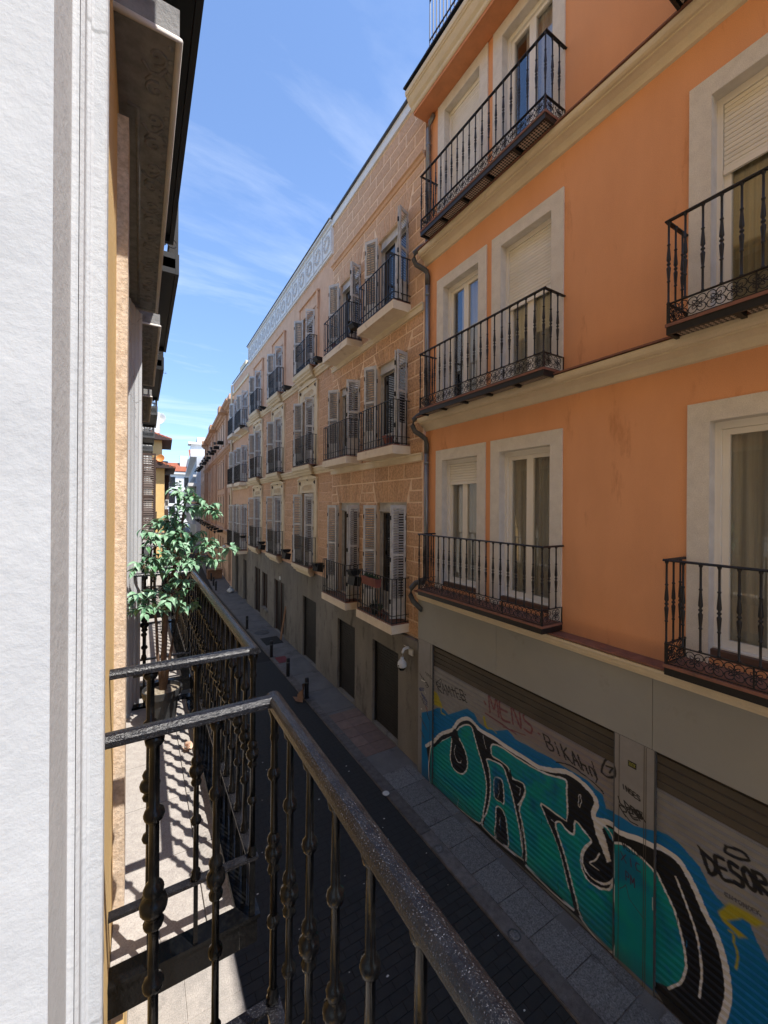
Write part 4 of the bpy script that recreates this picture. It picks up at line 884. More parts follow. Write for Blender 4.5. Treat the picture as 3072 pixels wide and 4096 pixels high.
sl_m = MB().prism([(-.007, 0), (.004, .008), (.011, .024), (.007, .027), (-.005, .006)], 'y', .043, .267).mesh('slat', M['shutter_slat'])
nsl = {}
def leaf_shutter(root, p0, p1, z0, z1, thin=.022):
    L = math.dist(p0, p1); ang = math.atan2(p1[1]-p0[1], p1[0]-p0[0])-math.pi/2; h = z1-z0; sy = L/.31
    f = MB(); t = thin/2
    f.box(-t, t, 0, .042, 0, h).box(-t, t, L-.042, L, 0, h).box(-t, t, .042, L-.042, h-.07, h).box(-t, t, .042, L-.042, 0, .06).box(-t*.6, t*.6, .042, L-.042, .06, .34).box(-t, t, .042, L-.042, .34, .40).box(-t, t, .042, L-.042, h*.55, h*.55+.05)
    f.box(-t*1.2, t*1.2, .075, L-.075, .10, .30)
    S = f.build('louvred_shutter', M['shutter_paint'], root, (p0[0], p0[1], z0), rot=(0, 0, ang))
    for zz in (.3, h*.5, h-.3): MB().box(-t-.006, t+.006, -.006, .014, zz, zz+.09).build('hinge', M['lamp_black'], S)
    for a, b in ((.41, h*.55), (h*.55+.055, h-.075)):
        n = int((b-a)/.052); q = (b-a)/n
        for i in range(n):
            k = root.name; nsl[k] = nsl.get(k, 0)+1
            if nsl[k] <= 300: link('slat', sl_m, S, (0, 0, a+i*q+.005), (0, 0, 0), (1, sy*.98, 1))
            else:
                if ('s', k) not in EXTRA: EXTRA[('s', k)] = (root, MB())
                E = EXTRA[('s', k)][1]; ca, sa = math.cos(ang), math.sin(ang); i0 = len(E.v)
                for v in sl_m.vertices:
                    x, y, z = v.co.x, v.co.y*sy*.98, v.co.z
                    E.v.append((p0[0]+x*ca-y*sa, p0[1]+x*sa+y*ca, z0+z+a+i*q+.005))
                for pl in sl_m.polygons: E.f.append(tuple(i0+q_ for q_ in pl.vertices))
    return S
def french_window(root, a, b, z0, z1, x=.09, mtl='shutter_paint', ajar=0):
    W = MB().box(x, x+.07, a, a+.05, z0, z1).box(x, x+.07, b-.05, b, z0, z1).box(x-.03, x+.07, a+.05, b-.05, z1-.16, z1).box(x-.05, x, a+.05, b-.05, z1-.2, z1-.162).build('french_window', M[mtl], root)
    ym = (a+b)/2
    for p, q in ((a+.052, ym-.002), (ym+.002, b-.052)):
        f = MB().box(x+.02, x+.06, p, p+.06, z0, z1-.165).box(x+.02, x+.06, q-.06, q, z0, z1-.165).box(x+.02, x+.06, p+.06, q-.06, z0, z0+.4).box(x+.02, x+.06, p+.06, q-.06, z1-.23, z1-.165)
        s = f.build('door_leaf', M[mtl], W); MB().box(x+.035, x+.042, p+.06, q-.06, z0+.4, z1-.23).build('pane', M['glass_dark'], s)
    MB().box(x-.09, x+.02, a, b, z0-.03, z0-.001).build('threshold', M['terracotta'], W)
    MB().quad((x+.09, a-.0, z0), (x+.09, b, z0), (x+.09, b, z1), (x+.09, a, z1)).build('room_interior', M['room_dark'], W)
bar_m = MB().box(-.008, .008, -.008, .008, 0, .90).mesh('railing_bar', M['black_iron'])
def bar_balcony(root, a, b, z, dep, slab_h=.19, hh=.87, sp=.115, ornate=False):
    """plain barred balcony on a cream slab; local frame of the building"""
    S = MB()
    if not ornate: S.box(-dep, 0, a, b, -slab_h, -.025)
    else:
        pr = [(0, -.30), (-dep*.55, -.30), (-dep*.6, -.25), (-dep*.8, -.22), (-dep*.82, -.18), (-dep*.95, -.15), (-dep, -.12), (-dep, -.05), (-dep*1.03, -.045), (-dep*1.03, -.02), (0, -.02)]
        i = len(S.v); ins = lambda x: (dep+x)*.9
        n = len(pr)
        for s_ in (0, 1):
            for x, zz in pr:
                S.v.append((x, (a+ins(x) if s_ == 0 else b-ins(x)), zz))
        for k in range(n): S.f.append((i+k, i+(k+1) % n, i+n+(k+1) % n, i+n+k))
        S.f.append(tuple(i+k for k in range(n-1, -1, -1))); S.f.append(tuple(i+n+k for k in range(n)))
    B = S.build('balcony', M['slab_cream' if not ornate else 'ledge_cream'], root, (0, 0, z))
    MB().box(-dep+.02, -.001, a+.02, b-.02, -.024, 0).build('floor_tiles', M['terracotta'], B)
    x0 = -dep+.03; ya, yb = a+.03, b-.03
    r = MB()
    for zz, t in ((hh, .012), (.15, .008)) + (((.02, .008),) if ornate else ((.015, .012),)):
        r.box(x0-.012, x0+.012, ya, yb, zz, zz+t).box(x0+.012, 0, ya-.012, ya+.012, zz, zz+t).box(x0+.012, 0, yb-.012, yb+.012, zz, zz+t)
    if ornate: r.box(x0-.012, x0+.012, ya, yb, hh*.66, hh*.66+.008)
    r.build('handrail', M['black_iron'], B)
    n = round((yb-ya)/sp)
    for i in range(n+1): link('railing_bar', bar_m, B, (x0, ya+(yb-ya)*i/n, 0), (0, 0, 0), (1, 1, hh/.9))
    for y in (ya, yb):
        for i in range(1, 4 if dep > .35 else 3): link('railing_bar', bar_m, B, (x0+i*.105, y, 0), (0, 0, 0), (1, 1, hh/.9))
    if ornate:
        for i in range(int((yb-ya)/.145)): link('scroll_motif', motif, B, (x0, ya+.075+i*.145, .085))
        for y in (ya, yb): link('scroll_motif', big_scroll, B, (x0+.13, y, .09), (0, 0, R(90)))
    return B
bs = MB()
ring(bs, -.045, .0, .04, .006, 12); ring(bs, .045, .0, .04, .006, 12); ring(bs, 0, .035, .02, .005, 10); petal(bs, R(90), .07, .03, .005)
big_scroll = bs.mesh('big_scroll', M['black_iron'])
fold = {  # (bay, row): left fold end, right fold end offsets
}
for k in range(3):
    for j, (a, b) in enumerate(BAYS):
        z0 = RF[k]; z1 = RT[k]
        french_window(NB, a, b, z0, z1)
        dx = ((.03, -.02, .0), (-.03, .04, .02))[j][k]; sw = ((0, .10, .16), (.05, .0, .12))[j][k]
        # far (left in view) pair: outer leaf stands out from the wall, inner leaf folds back across
        leaf_shutter(NB, (-.01, b-.01), (-.31, b+.05), z0+.05, z1-.06)
        leaf_shutter(NB, (-.315, b+.025), (-.16+dx, b-.245+dx), z0+.05, z1-.06)
        leaf_shutter(NB, (-.01, a+.01), (-.305+sw*.2, a+.06+dx-sw), z0+.05, z1-.06)
        leaf_shutter(NB, (-.315+sw*.2, a+.10-sw), (-.05, a+.23), z0+.05, z1-.06)
bar_balcony(NB, .43, 1.95, RF[0], .43); bar_balcony(NB, 2.53, 4.03, RF[0], .43)
bar_balcony(NB, .43, 1.95, RF[1], .43); bar_balcony(NB, 2.53, 4.03, RF[1], .43)
bar_balcony(NB, .44, 1.98, RF[2], .43); bar_balcony(NB, 2.54, 4.06, RF[2], .43)

# ---------------------------------------------------- ornate building with three bays
OR = empty('ornate_building', on_b(4.352), -A1, 'peach building with three bays of gabled plaster window heads and white relief parapet', 'building')
W2 = 10.72; CB = [1.89, 5.31, 8.60]
OF = (3.12, 6.28, 9.30); OT = (5.42, 8.42, 11.15)
holes = [(c-.56, c+.56, OF[k], OT[k]) for k in range(3) for c in CB]
mb = MB(); wall(mb, 0, W2, 2.9, 12.12, holes, 0, .28); mb.quad((0, W2, 0), (9, W2, 0), (9, W2, 13), (0, W2, 13)); mb.quad((0, 0, 12.1), (9, 0, 12.1), (9, W2, 12.1), (0, W2, 12.1))
mb.build('wall', M['pink_render'], OR)
gh = [(1.15, 2.38, .03, 2.03), (4.43, 5.79, .03, 2.05), (6.90, 7.78, .52, 2.05), (8.15, 9.22, .03, 2.1)]
mb = MB(); wall(mb, 0, W2, 0, 2.9, gh, -.012, .16); mb.quad((-.012, 0, 2.9), (-.012, W2, 2.9), (0, W2, 2.9), (0, 0, 2.9)); mb.build('ground_floor_wall', M['plaster_gray'], OR)
roller_door(OR, 1.15, 2.38, .03, 2.03)
for a, b, c_, d in gh[1:]:
    D = MB().box(.09, .12, a, b, c_, d).build('street_door' if c_ < .1 else 'street_window', M['dark_door'], OR)
    MB().box(.06, .089, (a+b)/2-.03, (a+b)/2+.03, c_, d).box(.05, .089, a, a+.06, c_, d).box(.05, .089, b-.06, b, c_, d).box(.05, .089, a+.06, b-.06, d-.06, d).build('door_frame', M['dark_wood'], D)
MB().box(-.07, -.013, 6.82, 7.86, .44, .51).build('window_sill', M['plaster_gray'], OR)
MB().box(-.03, -.013, 4.9, 5.08, 2.13, 2.25).build('number_plate', M['white_plastic'], OR)
for k in range(2):
    z0, z1 = (2.95, 5.95) if k == 0 else (6.30, 9.0)
    for a, b in ((0.01, 1.0), (2.78, 4.42), (6.20, 7.70), (9.50, W2-.02)): courses(OR, a, b, z0, z1, .262, .50)
for k in range(3):
    for c_ in CB:
        a, b = c_-.56, c_+.56; z0, z1 = OF[k], OT[k]
        top = z1+.42
        s = MB().box(-.05, -.001, a-.26, a, z0-.02, top).box(-.05, -.001, b, b+.26, z0-.02, top).box(-.045, -.001, a, b, z1, top)
        S = s.build('window_surround', M['ledge_cream' if k < 2 else 'pink_render'], OR)
        MB().prism([(a-.30, top), (b+.30, top), (b+.30, top+.04), (c_, top+(.20 if k < 2 else .06)), (a-.30, top+.04)], 'x', -.10, -.002).build('gable_moulding', M['ledge_cream' if k < 2 else 'pink_render'], S)
        MB().box(-.085, -.051, a-.29, a-.22, z1-.12, top).box(-.085, -.051, b+.22, b+.29, z1-.12, top).box(-.07, -.051, a-.2, b+.2, z1, z1+.045).build('side_drop', M['ledge_cream' if k < 2 else 'pink_render'], S)
        if k < 2:
            orn = MB()
            for i in range(9):
                y = c_-.42+i*.105; hgt = .12 if i in (0, 8) else .18
                orn.tube([(-.052, y, z1+.08), (-.058, y+.03*math.sin(i), z1+.08+hgt*.5), (-.052, y-.02, z1+.08+hgt)], .014, 5)
                orn.lathe([(.001, z1+.20), (.018, z1+.21), (.001, z1+.23)], -.053, y+.03, 6)
            orn.build('relief_ornament', M['slab_cream'], S)
            bz = MB()
            for y, zz in ((c_, top+.03), (a-.12, top-.10), (b+.12, top-.10)): bz.lathe([(.001, zz-.07), (.045, zz-.03), (.05, zz+.01), (.001, zz+.06)], -.055, y, 7)
            bz.build('boss', M['dark_wood'], S)
        french_window(OR, a, b, z0, z1)
        leaf_shutter(OR, (-.05, b-.01), (-.33, b+.03), z0+.04, z1-.05); leaf_shutter(OR, (-.335, b), (-.10, b-.20), z0+.04, z1-.05)
        leaf_shutter(OR, (-.05, a+.01), (-.30, a+.13), z0+.04, z1-.05)
        bar_balcony(OR, c_-.81, c_+.81, z0, .31, hh=.90, sp=.105, ornate=True)
for z in (5.98, 8.98):
    MB().prism([(0, z), (-.05, z), (-.06, z+.05), (-.11, z+.09), (-.12, z+.16), (-.15, z+.17), (-.15, z+.21), (0, z+.22)], 'y', 0, W2).build('string_course', M['ledge_cream'], OR)
MB().box(-.06, .15, 0, W2, 12.12, 13.0).build('parapet', M['white_paint'], OR)
MB().box(-.12, .25, -.01, W2+.01, 13.0, 13.06).build('parapet_coping', M['white_paint'], OR)
MB().box(-.15, .25, -.02, W2+.02, 13.06, 13.085).build('parapet_flashing', M['zinc_dark'], OR)
fr = MB(); 
fr.box(-.015, 0, -.34, .34, -.36, -.32).box(-.015, 0, -.34, .34, .32, .36).box(-.015, 0, -.34, -.30, -.32, .32).box(-.015, 0, .30, .34, -.32, .32)
for i in range(14):
    t = 2*math.pi*i/14; fr.lathe([(.001, -.05), (.035, 0), (.001, .05)], -.006, .20*math.cos(t), 5)
    for j in range(len(fr.v)-15, len(fr.v)): fr.v[j] = (fr.v[j][0], fr.v[j][1], fr.v[j][2]+.20*math.sin(t))
fr.tube([(-.005, .13*math.cos(t*.5), .15*math.sin(t*.5)) for t in range(13)], .018, 5)
frm = fr.mesh('relief_panel', M['white_relief'])
for i in range(15): link('relief_panel', frm, OR, (-.061, .36+i*.713, 12.55))
for i in range(14): MB().box(-.085, -.061, .69+i*.713, .74+i*.713, 12.16, 12.96).build('parapet_rib', M['white_paint'], OR)

# ---------------------------------------------------- plain building with two bays
PB = empty('plain_building', on_b(15.075), -A1, 'narrow two bay brown building between the gabled facade and the long classical one', 'building')
W3 = 4.35; B3 = [(.30, 1.55), (2.45, 3.70)]
holes = [(a, b, RF[k]+.0, RT[k]) for k in range(3) for a, b in B3]
mb = MB(); wall(mb, 0, W3, 2.6, 12.2, holes, 0, .28); mb.quad((0, W3, 0), (9, W3, 0), (9, W3, 12.2), (0, W3, 12.2)); mb.quad((0, 0, 12.2), (9, 0, 12.2), (9, W3, 12.2), (0, W3, 12.2)); mb.build('wall', M['pink_render'], PB)
mb = MB(); wall(mb, 0, W3, 0, 2.6, [(.2, 1.1, .02, 2.15), (2.4, 3.3, .02, 2.15)], -.012, .16); mb.build('ground_floor_wall', M['plaster_gray'], PB)
for a, b in ((.2, 1.1), (2.4, 3.3)): MB().box(.09, .12, a, b, .02, 2.15).build('street_door', M['dark_door'], PB)
for k, (z0, zl, zv, ze) in enumerate(rows[:2]):
    for a, b in ((0.02, B3[0][0]), (B3[0][1], B3[1][0]), (B3[1][1], W3-.02)): courses(PB, a, b, z0+.2, zl, .295, .46)
for z in (5.88, 8.73, 11.6): MB().box(-.06, 0, 0, W3, z, z+.13).build('string_course', M['ledge_cream'], PB)
MB().box(-.04, .2, 0, W3, 12.2, 12.32).build('parapet_band', M['white_paint'], PB); MB().box(-.07, .2, 0, W3, 12.32, 12.35).build('parapet_coping', M['zinc_dark'], PB)
MB().box(.35, 1.2, 2.6, 4.2, 12.2, 13.3).build('chimney', M['far_cream'], PB)
MB().tube([(-.10, 4.28, 2.6), (-.10, 4.28, 12.2)], .06, 8).build('drain_pipe', M['ledge_cream'], PB)
for k in range(3):
    for a, b in B3:
        z0, z1 = RF[k], RT[k]; french_window(PB, a, b, z0, z1)
        leaf_shutter(PB, (-.01, b-.01), (-.31, b+.04), z0+.04, z1-.05); leaf_shutter(PB, (-.315, b), (-.14, b-.25), z0+.04, z1-.05)
        leaf_shutter(PB, (-.01, a+.01), (-.29, a+.12), z0+.04, z1-.05)
        bar_balcony(PB, a-.13, b+.13, z0, .42)

# ---------------------------------------------------- long classical building
A4 = R(3.4); F4 = (BX+19.43*math.sin(A1), BY+19.43*math.cos(A1), 0)
CL = empty('classical_building', F4, -A4, 'long brown classical building with stepped cornice, tall narrow windows and pilasters', 'building')
ws = [(.75, 1.85), (4.75, 5.35), (6.4, 7.0), (7.95, 8.55), (11.2, 11.8), (13.7, 14.35), (16.3, 16.95), (19.8, 20.4)]
holes = [(a, b, z0, z1) for a, b in ws for z0, z1 in ((3.75, 5.65), (6.25, 8.05), (9.3, 10.75))] + [(a-.1, b+.1, .1, 2.7) for a, b in ws]
mb = MB(); wall(mb, 0, 22.5, 0, 11.2, holes, 0, .25); mb.quad((0, 22.5, 0), (9, 22.5, 0), (9, 22.5, 11.2), (0, 22.5, 11.2)); mb.quad((0, 0, 0), (9, 0, 0), (9, 0, 11.2), (0, 0, 11.2)); mb.build('wall', M['far_brown'], CL)
for a, b in ws:
    for z0, z1 in ((3.75, 5.65), (6.25, 8.05), (9.3, 10.75)):
        f = MB().box(.03, .06, a, b, z0, z1).build('window', M['far_window'], CL)
        MB().box(.015, .029, (a+b)/2-.03, (a+b)/2+.03, z0, z1).build('window_frame', M['dark_wood'], f)
        MB().box(-.07, -.001, a-.08, b+.08, z0-.10, z0-.02).box(-.05, -.001, a-.1, b+.1, z1+.04, z1+.16).build('window_trim', M['far_brown_trim'], CL)
    MB().box(.2, .24, a-.1, b+.1, .1, 2.7).build('street_door', M['dark_door'], CL)
for w in (2.6, 9.4, 10.2, 12.8, 18.7, 21.6):
    MB().box(-.16, -.001, w, w+.5, 3.2, 8.3).box(-.14, -.001, w, w+.5, 8.75, 10.95).build('pilaster', M['far_brown_trim'], CL)
def corn4(z, s, name='cornice'):
    MB().prism([(0, z), (-.08*s, z+.03), (-.12*s, z+.12), (-.26*s, z+.17), (-.28*s, z+.25), (-.40*s, z+.30), (-.44*s, z+.40), (0, z+.42)], 'y', 0, 22.5).build(name, M['far_brown_trim'], CL)
corn4(11.0, 1.); corn4(8.32, .6); corn4(3.0, .6, 'string_course')
for a, b in ((2.4, 5.6), (12.4, 15.6)): MB().box(.05, .5, a, b, 11.42, 12.35).build('attic_block', M['pink_render'], CL)
for a, b in ((2.4, 3.3), (9.2, 10.9), (18.5, 19.4)): MB().box(-.58, 0, a, b, 11.05, 11.44).build('cornice_break', M['far_brown_trim'], CL)

PK = empty('pink_building', (F4[0]+22.5*math.sin(A4), F4[1]+22.5*math.cos(A4), 0), -A4, 'plain pinkish building beyond the classical facade', 'building')
holes = [(w, w+.8, z, z+1.6) for w in (1, 2.9, 4.8, 6.7) for z in (3.6, 6.2, 8.4)]
mb = MB(); wall(mb, 0, 8, 0, 10.6, holes, 0, .3); mb.quad((0, 0, 0), (8, 0, 0), (8, 0, 10.6), (0, 0, 10.6)); mb.build('wall', M['pink_render'], PK)
for h in holes: MB().box(.22, .26, *h).build('window', M['far_window'], PK)
wx = F4[0]+30.5*math.sin(A4)-.5; wy = F4[1]+30.5*math.cos(A4)
WC = empty('columned_building', (wx, wy, 0), -R(4), 'far white building with a row of columns and a corner block', 'building')
holes = [(w, w+.9, z, z+1.5) for w in range(2, 38, 3) for z in (9.1,)]
mb = MB(); wall(mb, 0, 40, 0, 11.3, holes, 0, .15); mb.quad((0, 0, 0), (9, 0, 0), (9, 0, 11.3), (0, 0, 11.3)); mb.quad((0, 0, 11.3), (9, 0, 11.3), (9, 40, 11.3), (0, 40, 11.3)); mb.build('wall', M['far_blue_white'], WC)
for h in holes: MB().box(.1, .14, *h).build('window', M['far_window'], WC)
for w in range(1, 40, 3): MB().lathe([(.42, 2.6), (.36, 2.9), (.32, 6.8), (.42, 7.2), (.42, 7.4)], -.45, w, 10).build('column', M['far_blue_white'], WC)
MB().box(-.95, -.001, 0, 40, 7.4, 7.8).box(-.4, -.001, 0, 40, 8.6, 8.85).box(-.7, -.001, 0, 40, 11.1, 11.5).build('cornice', M['far_white'], WC)
MB().box(-.6, 1.2, 4, 5.6, 11.5, 13.2).box(-.9, 1.4, 3.7, 5.9, 13.2, 13.5).build('corner_pier', M['far_white'], WC)
MB().box(.3, 5, 6.5, 12, 11.3, 14.6).build('corner_block', M['far_white'], WC)

# ---------------------------------------------------- end of the street
E1 = empty('end_building', (6.1, 112, 0), 0, 'white end building with tiled roof and balcony windows closing the street on the left', 'building')
holes = [(x, x+1.35, z, z+2.5) for x in (-2.9, 0.35-.45, 3.2) for z in (2.2, 5.4, 9.4)]
def front(mb, x0, x1, z0, z1, holes, depth=.3):
    t = MB(); wall(t, x0, x1, z0, z1, holes, 0, depth)
    i = len(mb.v); mb.v += [(b, a, c) for a, b, c in t.v]; mb.f += [tuple(i+k for k in f) for f in t.f]; return mb
mb = front(MB(), -4.2, 4.55, 0, 13.2, holes); mb.build('wall', M['far_white'], E1)
for a, b, c_, d in holes:
    w = MB().box(a, b, .25, .3, c_, d).build('window', M['far_window'], E1)
    MB().box(a-.12, a, -.04, .0, c_, d+.12).box(b, b+.12, -.04, 0, c_, d+.12).box(a, b, -.04, 0, d, d+.12).build('window_frame', M['far_blue_white'], w)
MB().box(-4.3, 4.6, -.5, 0, 12.6, 13.2).box(-4.2, 4.55, -.2, -.001, 8.3, 8.6).box(-4.2, 4.55, -.2, -.001, 4.7, 5.0).build('cornice', M['far_white'], E1)
tmesh = MB(); n = 34
for i in range(n):
    x = -4.4+i*(9.0/n); tmesh.tube([(x+.13, -.6, 13.25), (x+.13, 3.2, 15.6)], .14, 6)
tmesh.build('tile_row', M['roof_tile'], E1, kind='stuff')
MB().quad((-4.4, -.6, 13.2), (4.6, -.6, 13.2), (4.6, 3.2, 15.55), (-4.4, 3.2, 15.55)).build('roof', M['roof_tile'], E1)
MB().box(2.4, 4.2, 1.6, 3, 14, 17.4).build('chimney', M['far_white'], E1)
MB().box(3.2, 4.4, -.05, -.001, 6.9, 8.2).build('awning', M['roof_tile'], E1)
E2 = empty('red_roof_building', (10.7, 111, 0), 0, 'cream end building with an orange tiled attic closing the street on the right', 'building')
holes = [(x, x+1.9, z, z+3.0) for x in (2.4, 5.6) for z in (2.0, 5.0, 8.9)]
mb = front(MB(), 0, 9, 0, 13.2, holes); mb.quad((0, 0, 0), (0, 9, 0), (0, 9, 17), (0, 0, 17)); mb.build('wall', M['far_cream'], E2)
for a, b, c_, d in holes: MB().box(a, b, .25, .3, c_, d).build('window', M['far_window'], E2)
MB().box(-.2, 9, -.5, 0, 12.7, 13.2).build('cornice', M['far_white'], E2)
MB().quad((-.1, -.5, 13.2), (9, -.5, 13.2), (9, .9, 15.6), (-.1, .9, 15.6)).box(-.1, 9, 1, 4, 13.2, 16.6).build('attic', M['roof_tile'], E2)
tmesh = MB()
for i in range(28): tmesh.tube([(.1+i*.32, .3, 16.5), (.1+i*.32, 4, 19.2)], .15, 6)
tmesh.build('tile_row', M['roof_tile'], E2, kind='stuff'); MB().quad((-.2, .3, 16.45), (9, .3, 16.45), (9, 4, 19.15), (-.2, 4, 19.15)).build('roof', M['roof_tile'], E2)
MB().box(1.5, 2.4, 2, 3, 18, 20.6).build('chimney', M['zinc_pipe'], E2)
for key, (root, E_) in EXTRA.items():
    if isinstance(key, tuple): E_.build('shutter_slats', M['shutter_slat'], root, kind='stuff')
    else: E_.build('wall_blocks', M['block_render'], root, kind='stuff')
# ================================================================== ground
g = MB().quad((-300, -60, -.012), (300, -60, -.012), (300, 500, -.012), (-300, 500, -.012)).build('ground', M['concrete_path'], None, kind='structure')
# the street bends gently: piecewise strips
def strip(name, pts_l, pts_r, z, m, th=0):
    mb = MB()
    for (a, b), (c, d) in zip(zip(pts_l, pts_r), list(zip(pts_l, pts_r))[1:]):
        mb.quad((*a, z), (*b, z), (*d, z), (*c, z))
    return mb.build(name, M[m], None, kind='structure')
def yb(Y): # offset of the bend
    return 0 if Y < 25 else (Y-25)*math.tan(R(3.4))
YS = [-12, 0, 25.6, 60, 115]
road = strip('road', [(.92+yb(y), y) for y in YS], [(3.66+yb(y), y) for y in YS], 0.0, 'road_joint')
pv_r = strip('right_pavement', [(3.66+yb(y), y) for y in YS], [(5.2+yb(y), y) for y in YS], 0.022, 'concrete_path')
pv_l = strip('left_pavement', [(-1.2+yb(y), y) for y in YS], [(.92+yb(y), y) for y in YS], 0.022, 'left_path')
MB().box(3.655, 3.662, -12, 25.6, -.01, .03).build('kerb_face', M['kerb_stone'], pv_r)
MB().box(.918, .925, -12, 25.6, -.01, .03).build('kerb_face', M['kerb_stone'], pv_l)
# pavers: shared bevelled block
def bevel_block(name, m, c=.012, h=1.):
    ub = MB(); ub.poly([(c, c, h), (1-c, c, h), (1-c, 1-c, h), (c, 1-c, h)])
    for (a, b), (d, e) in (((0, 0), (1, 0)), ((1, 0), (1, 1)), ((1, 1), (0, 1)), ((0, 1), (0, 0))):
        f = lambda t: c if t == 0 else 1-c
        ub.poly([(a, b, 0), (d, e, 0), (f(d), f(e), h), (f(a), f(b), h)])
    return ub.mesh(name, M[m])
pav = bevel_block('paver', 'paver', .02)
cnt = 0; stuff = MB(); rng = random.Random(5)
rows_ = []
y = 1.5
pl = []
while y < 13:
    k = int(round(y/.105)); x = .925+(-.105 if k % 2 else 0)
    while x < 3.65:
        a, b = max(x, .925), min(x+.21, 3.65)
        if b-a > .04: pl.append((a, y, b-a, .105))
        x += .21
    y += .105
pl.sort(key=lambda q: abs(q[1]-3.4))
for i, (a, y, w, h) in enumerate(pl):
    z = .003+rng.uniform(0, .004)
    if i < 300: link('paver', pav, road, (a+.002, y+.002, .001), (0, 0, 0), (w-.004, h-.004, z*.6+.003))
    else:
        stuff.quad((a+.003, y+.003, .005), (a+w-.003, y+.003, .005), (a+w-.003, y+h-.003, .005), (a+.003, y+h-.003, .005))
stuff.build('road_pavers', M['paver'], road, kind='stuff')
slab = bevel_block('paving_slab', 'granite', .008); kerb = bevel_block('kerb_stone', 'kerb_stone', .01)
for i in range(14):
    yk = -.2+i*1.03
    link('kerb_stone', kerb, pv_r, (3.664, yk+.004, .022), (0, 0, 0), (.19, 1.02, .012+rng.uniform(0, .004)))
for i in range(13):
    ys = .3+i*.47
    link('paving_slab', slab, pv_r, (3.86, ys+.003, .022), (0, 0, 0), (.475, .462, .012+rng.uniform(0, .003)))
    link('paving_slab', slab, pv_r, (4.34, ys+.003-(.2 if i % 2 else 0), .022), (0, 0, 0), (.155, .462, .012+rng.uniform(0, .003)))
pt = bevel_block('pink_tile', 'pink_tile', .01)
for i in range(5):
    for j in range(2): link('pink_tile', pt, pv_r, (3.70+j*.45, 7.05+i*.37, .022), (0, 0, 0), (.44, .355, .010+rng.uniform(0, .004)))
cs = bevel_block('paving_slab', 'concrete_path', .006)
for i in range(11):
    if 1 <= i <= 2: pass
    yy_ = 9.0+i*1.25
    link('paving_slab', cs, pv_r, (3.69, yy_, .022), (0, 0, 0), (.88+i*.003, 1.238, .010))
ls = bevel_block('paving_slab', 'left_path', .008)
for i in range(14):
    for j in range(2): link('paving_slab', ls, pv_l, (-.08+j*.5, 1.2+i*.62, .022), (0, 0, 0), (.488, .61, .010+rng.uniform(0, .003)))

# ================================================================== left building (own facade, seen at a grazing angle)
FX = -.083
LB = empty('left_building', (FX, 0, 0), 0, 'yellow building with white window mouldings and glossy black iron balconies beside the camera', 'building')
FZ = 3.35
LW = [(-.75, .72), (2.02, 3.56), (4.55, 5.95), (7.2, 8.6)]
holes = [(a, b, FZ, 6.2) for a, b in LW]+[(a, b, 7.5, 10) for a, b in LW]+[(a, b, .3, 2.7) for a, b in LW]
mb = MB(); wall(mb, -9, 9.8, 0, 14.5, holes, 0, .45, out_=1); mb.quad((0, 9.8, 0), (-9, 9.8, 0), (-9, 9.8, 14.5), (0, 9.8, 14.5)); mb.quad((0, -9, 14.5), (-9, -9, 14.5), (-9, 9.8, 14.5), (0, 9.8, 14.5))
mb.build('wall', M['yellow_stucco'], LB)
for (a, b) in LW:
    for z0, z1 in ((FZ, 6.2), (7.5, 10), (.3, 2.7)):
        if a < 0 and z0 == FZ: continue
        W = MB().box(-.40, -.34, a, a+.07, z0, z1).box(-.40, -.34, b-.07, b, z0, z1).box(-.40, -.34, a+.07, b-.07, z1-.08, z1).box(-.40, -.34, (a+b)/2-.05, (a+b)/2+.05, z0, z1-.08).build('window', M['jamb_white'], LB)
        MB().box(-.38, -.37, a+.07, b-.07, z0, z1-.08).build('pane', M['glass_dark'], W)
# our own window: stepped white mouldings, all the way up
def jamb(name, m, x0, x1, y0, y1, z0=2.4, z1=6.25):
    return MB().box(x0-FX, x1-FX, y0, y1, z0, z1).build(name, M[m], LB)
jamb('window_reveal', 'jamb_white', -.60, -.0835, .566, .70)
jamb('jamb_moulding', 'jamb_smooth', -.60, -.0755, .701, .735)
o = MB().prism([(-.075, .70), (.0005, .70), (.0075, .702), (.0075, .709), (.012, .714), (.012, .722), (.0085, .727), (.0085, .775), (-.075, .775)], 'z', 2.4, 6.25); o.build('jamb_moulding', M['jamb_smooth'], LB)
o = MB().prism([(-.075, .776), (.0090, .776), (.0095, .777), (.0135, .779), (.0135, .783), (.017, .785), (.0320, .785), (.0345, .788), (.0345, .82), (.030, .85), (.0, .85)], 'z', 2.4, 6.25); o.build('window_architrave', M['jamb_smooth'], LB)
# neighbour's stone pilaster and white architrave
def rough_pier(name, m, pts, z0, z1): return fixn(MB().prism([(x-FX, y) for x, y in pts], 'z', z0, z1).build(name, M[m], LB))
rough_pier('stone_pilaster', 'rough_stone', [(FX, 1.86), (-.046, 1.86), (-.046, 2.02), (FX, 2.02)], FZ-.3, 6.5)
rough_pier('window_architrave', 'jamb_smooth', [(FX-.1, 3.565), (-.088, 3.565), (-.070, 3.60), (-.060, 3.66), (-.045, 3.70), (-.040, 3.75), (-.02, 3.78), (-.012, 3.82), (.006, 3.84), (.006, 3.95), (FX, 3.98)], FZ-.1, 6.55)
rough_pier('window_architrave', 'jamb_smooth', [(FX, 5.95), (-.03, 5.96), (.0, 6.05), (0.02, 6.2), (FX, 6.24)], FZ-.1, 6.55)
rough_pier('window_architrave', 'jamb_smooth', [(FX, 4.3), (-.02, 4.3), (-.02, 4.5), (FX, 4.54)], FZ-.1, 6.55)
jamb('sill_stone', 'rough_stone', FX, -.045, 1.80, 2.05, FZ-.28, FZ+.0)
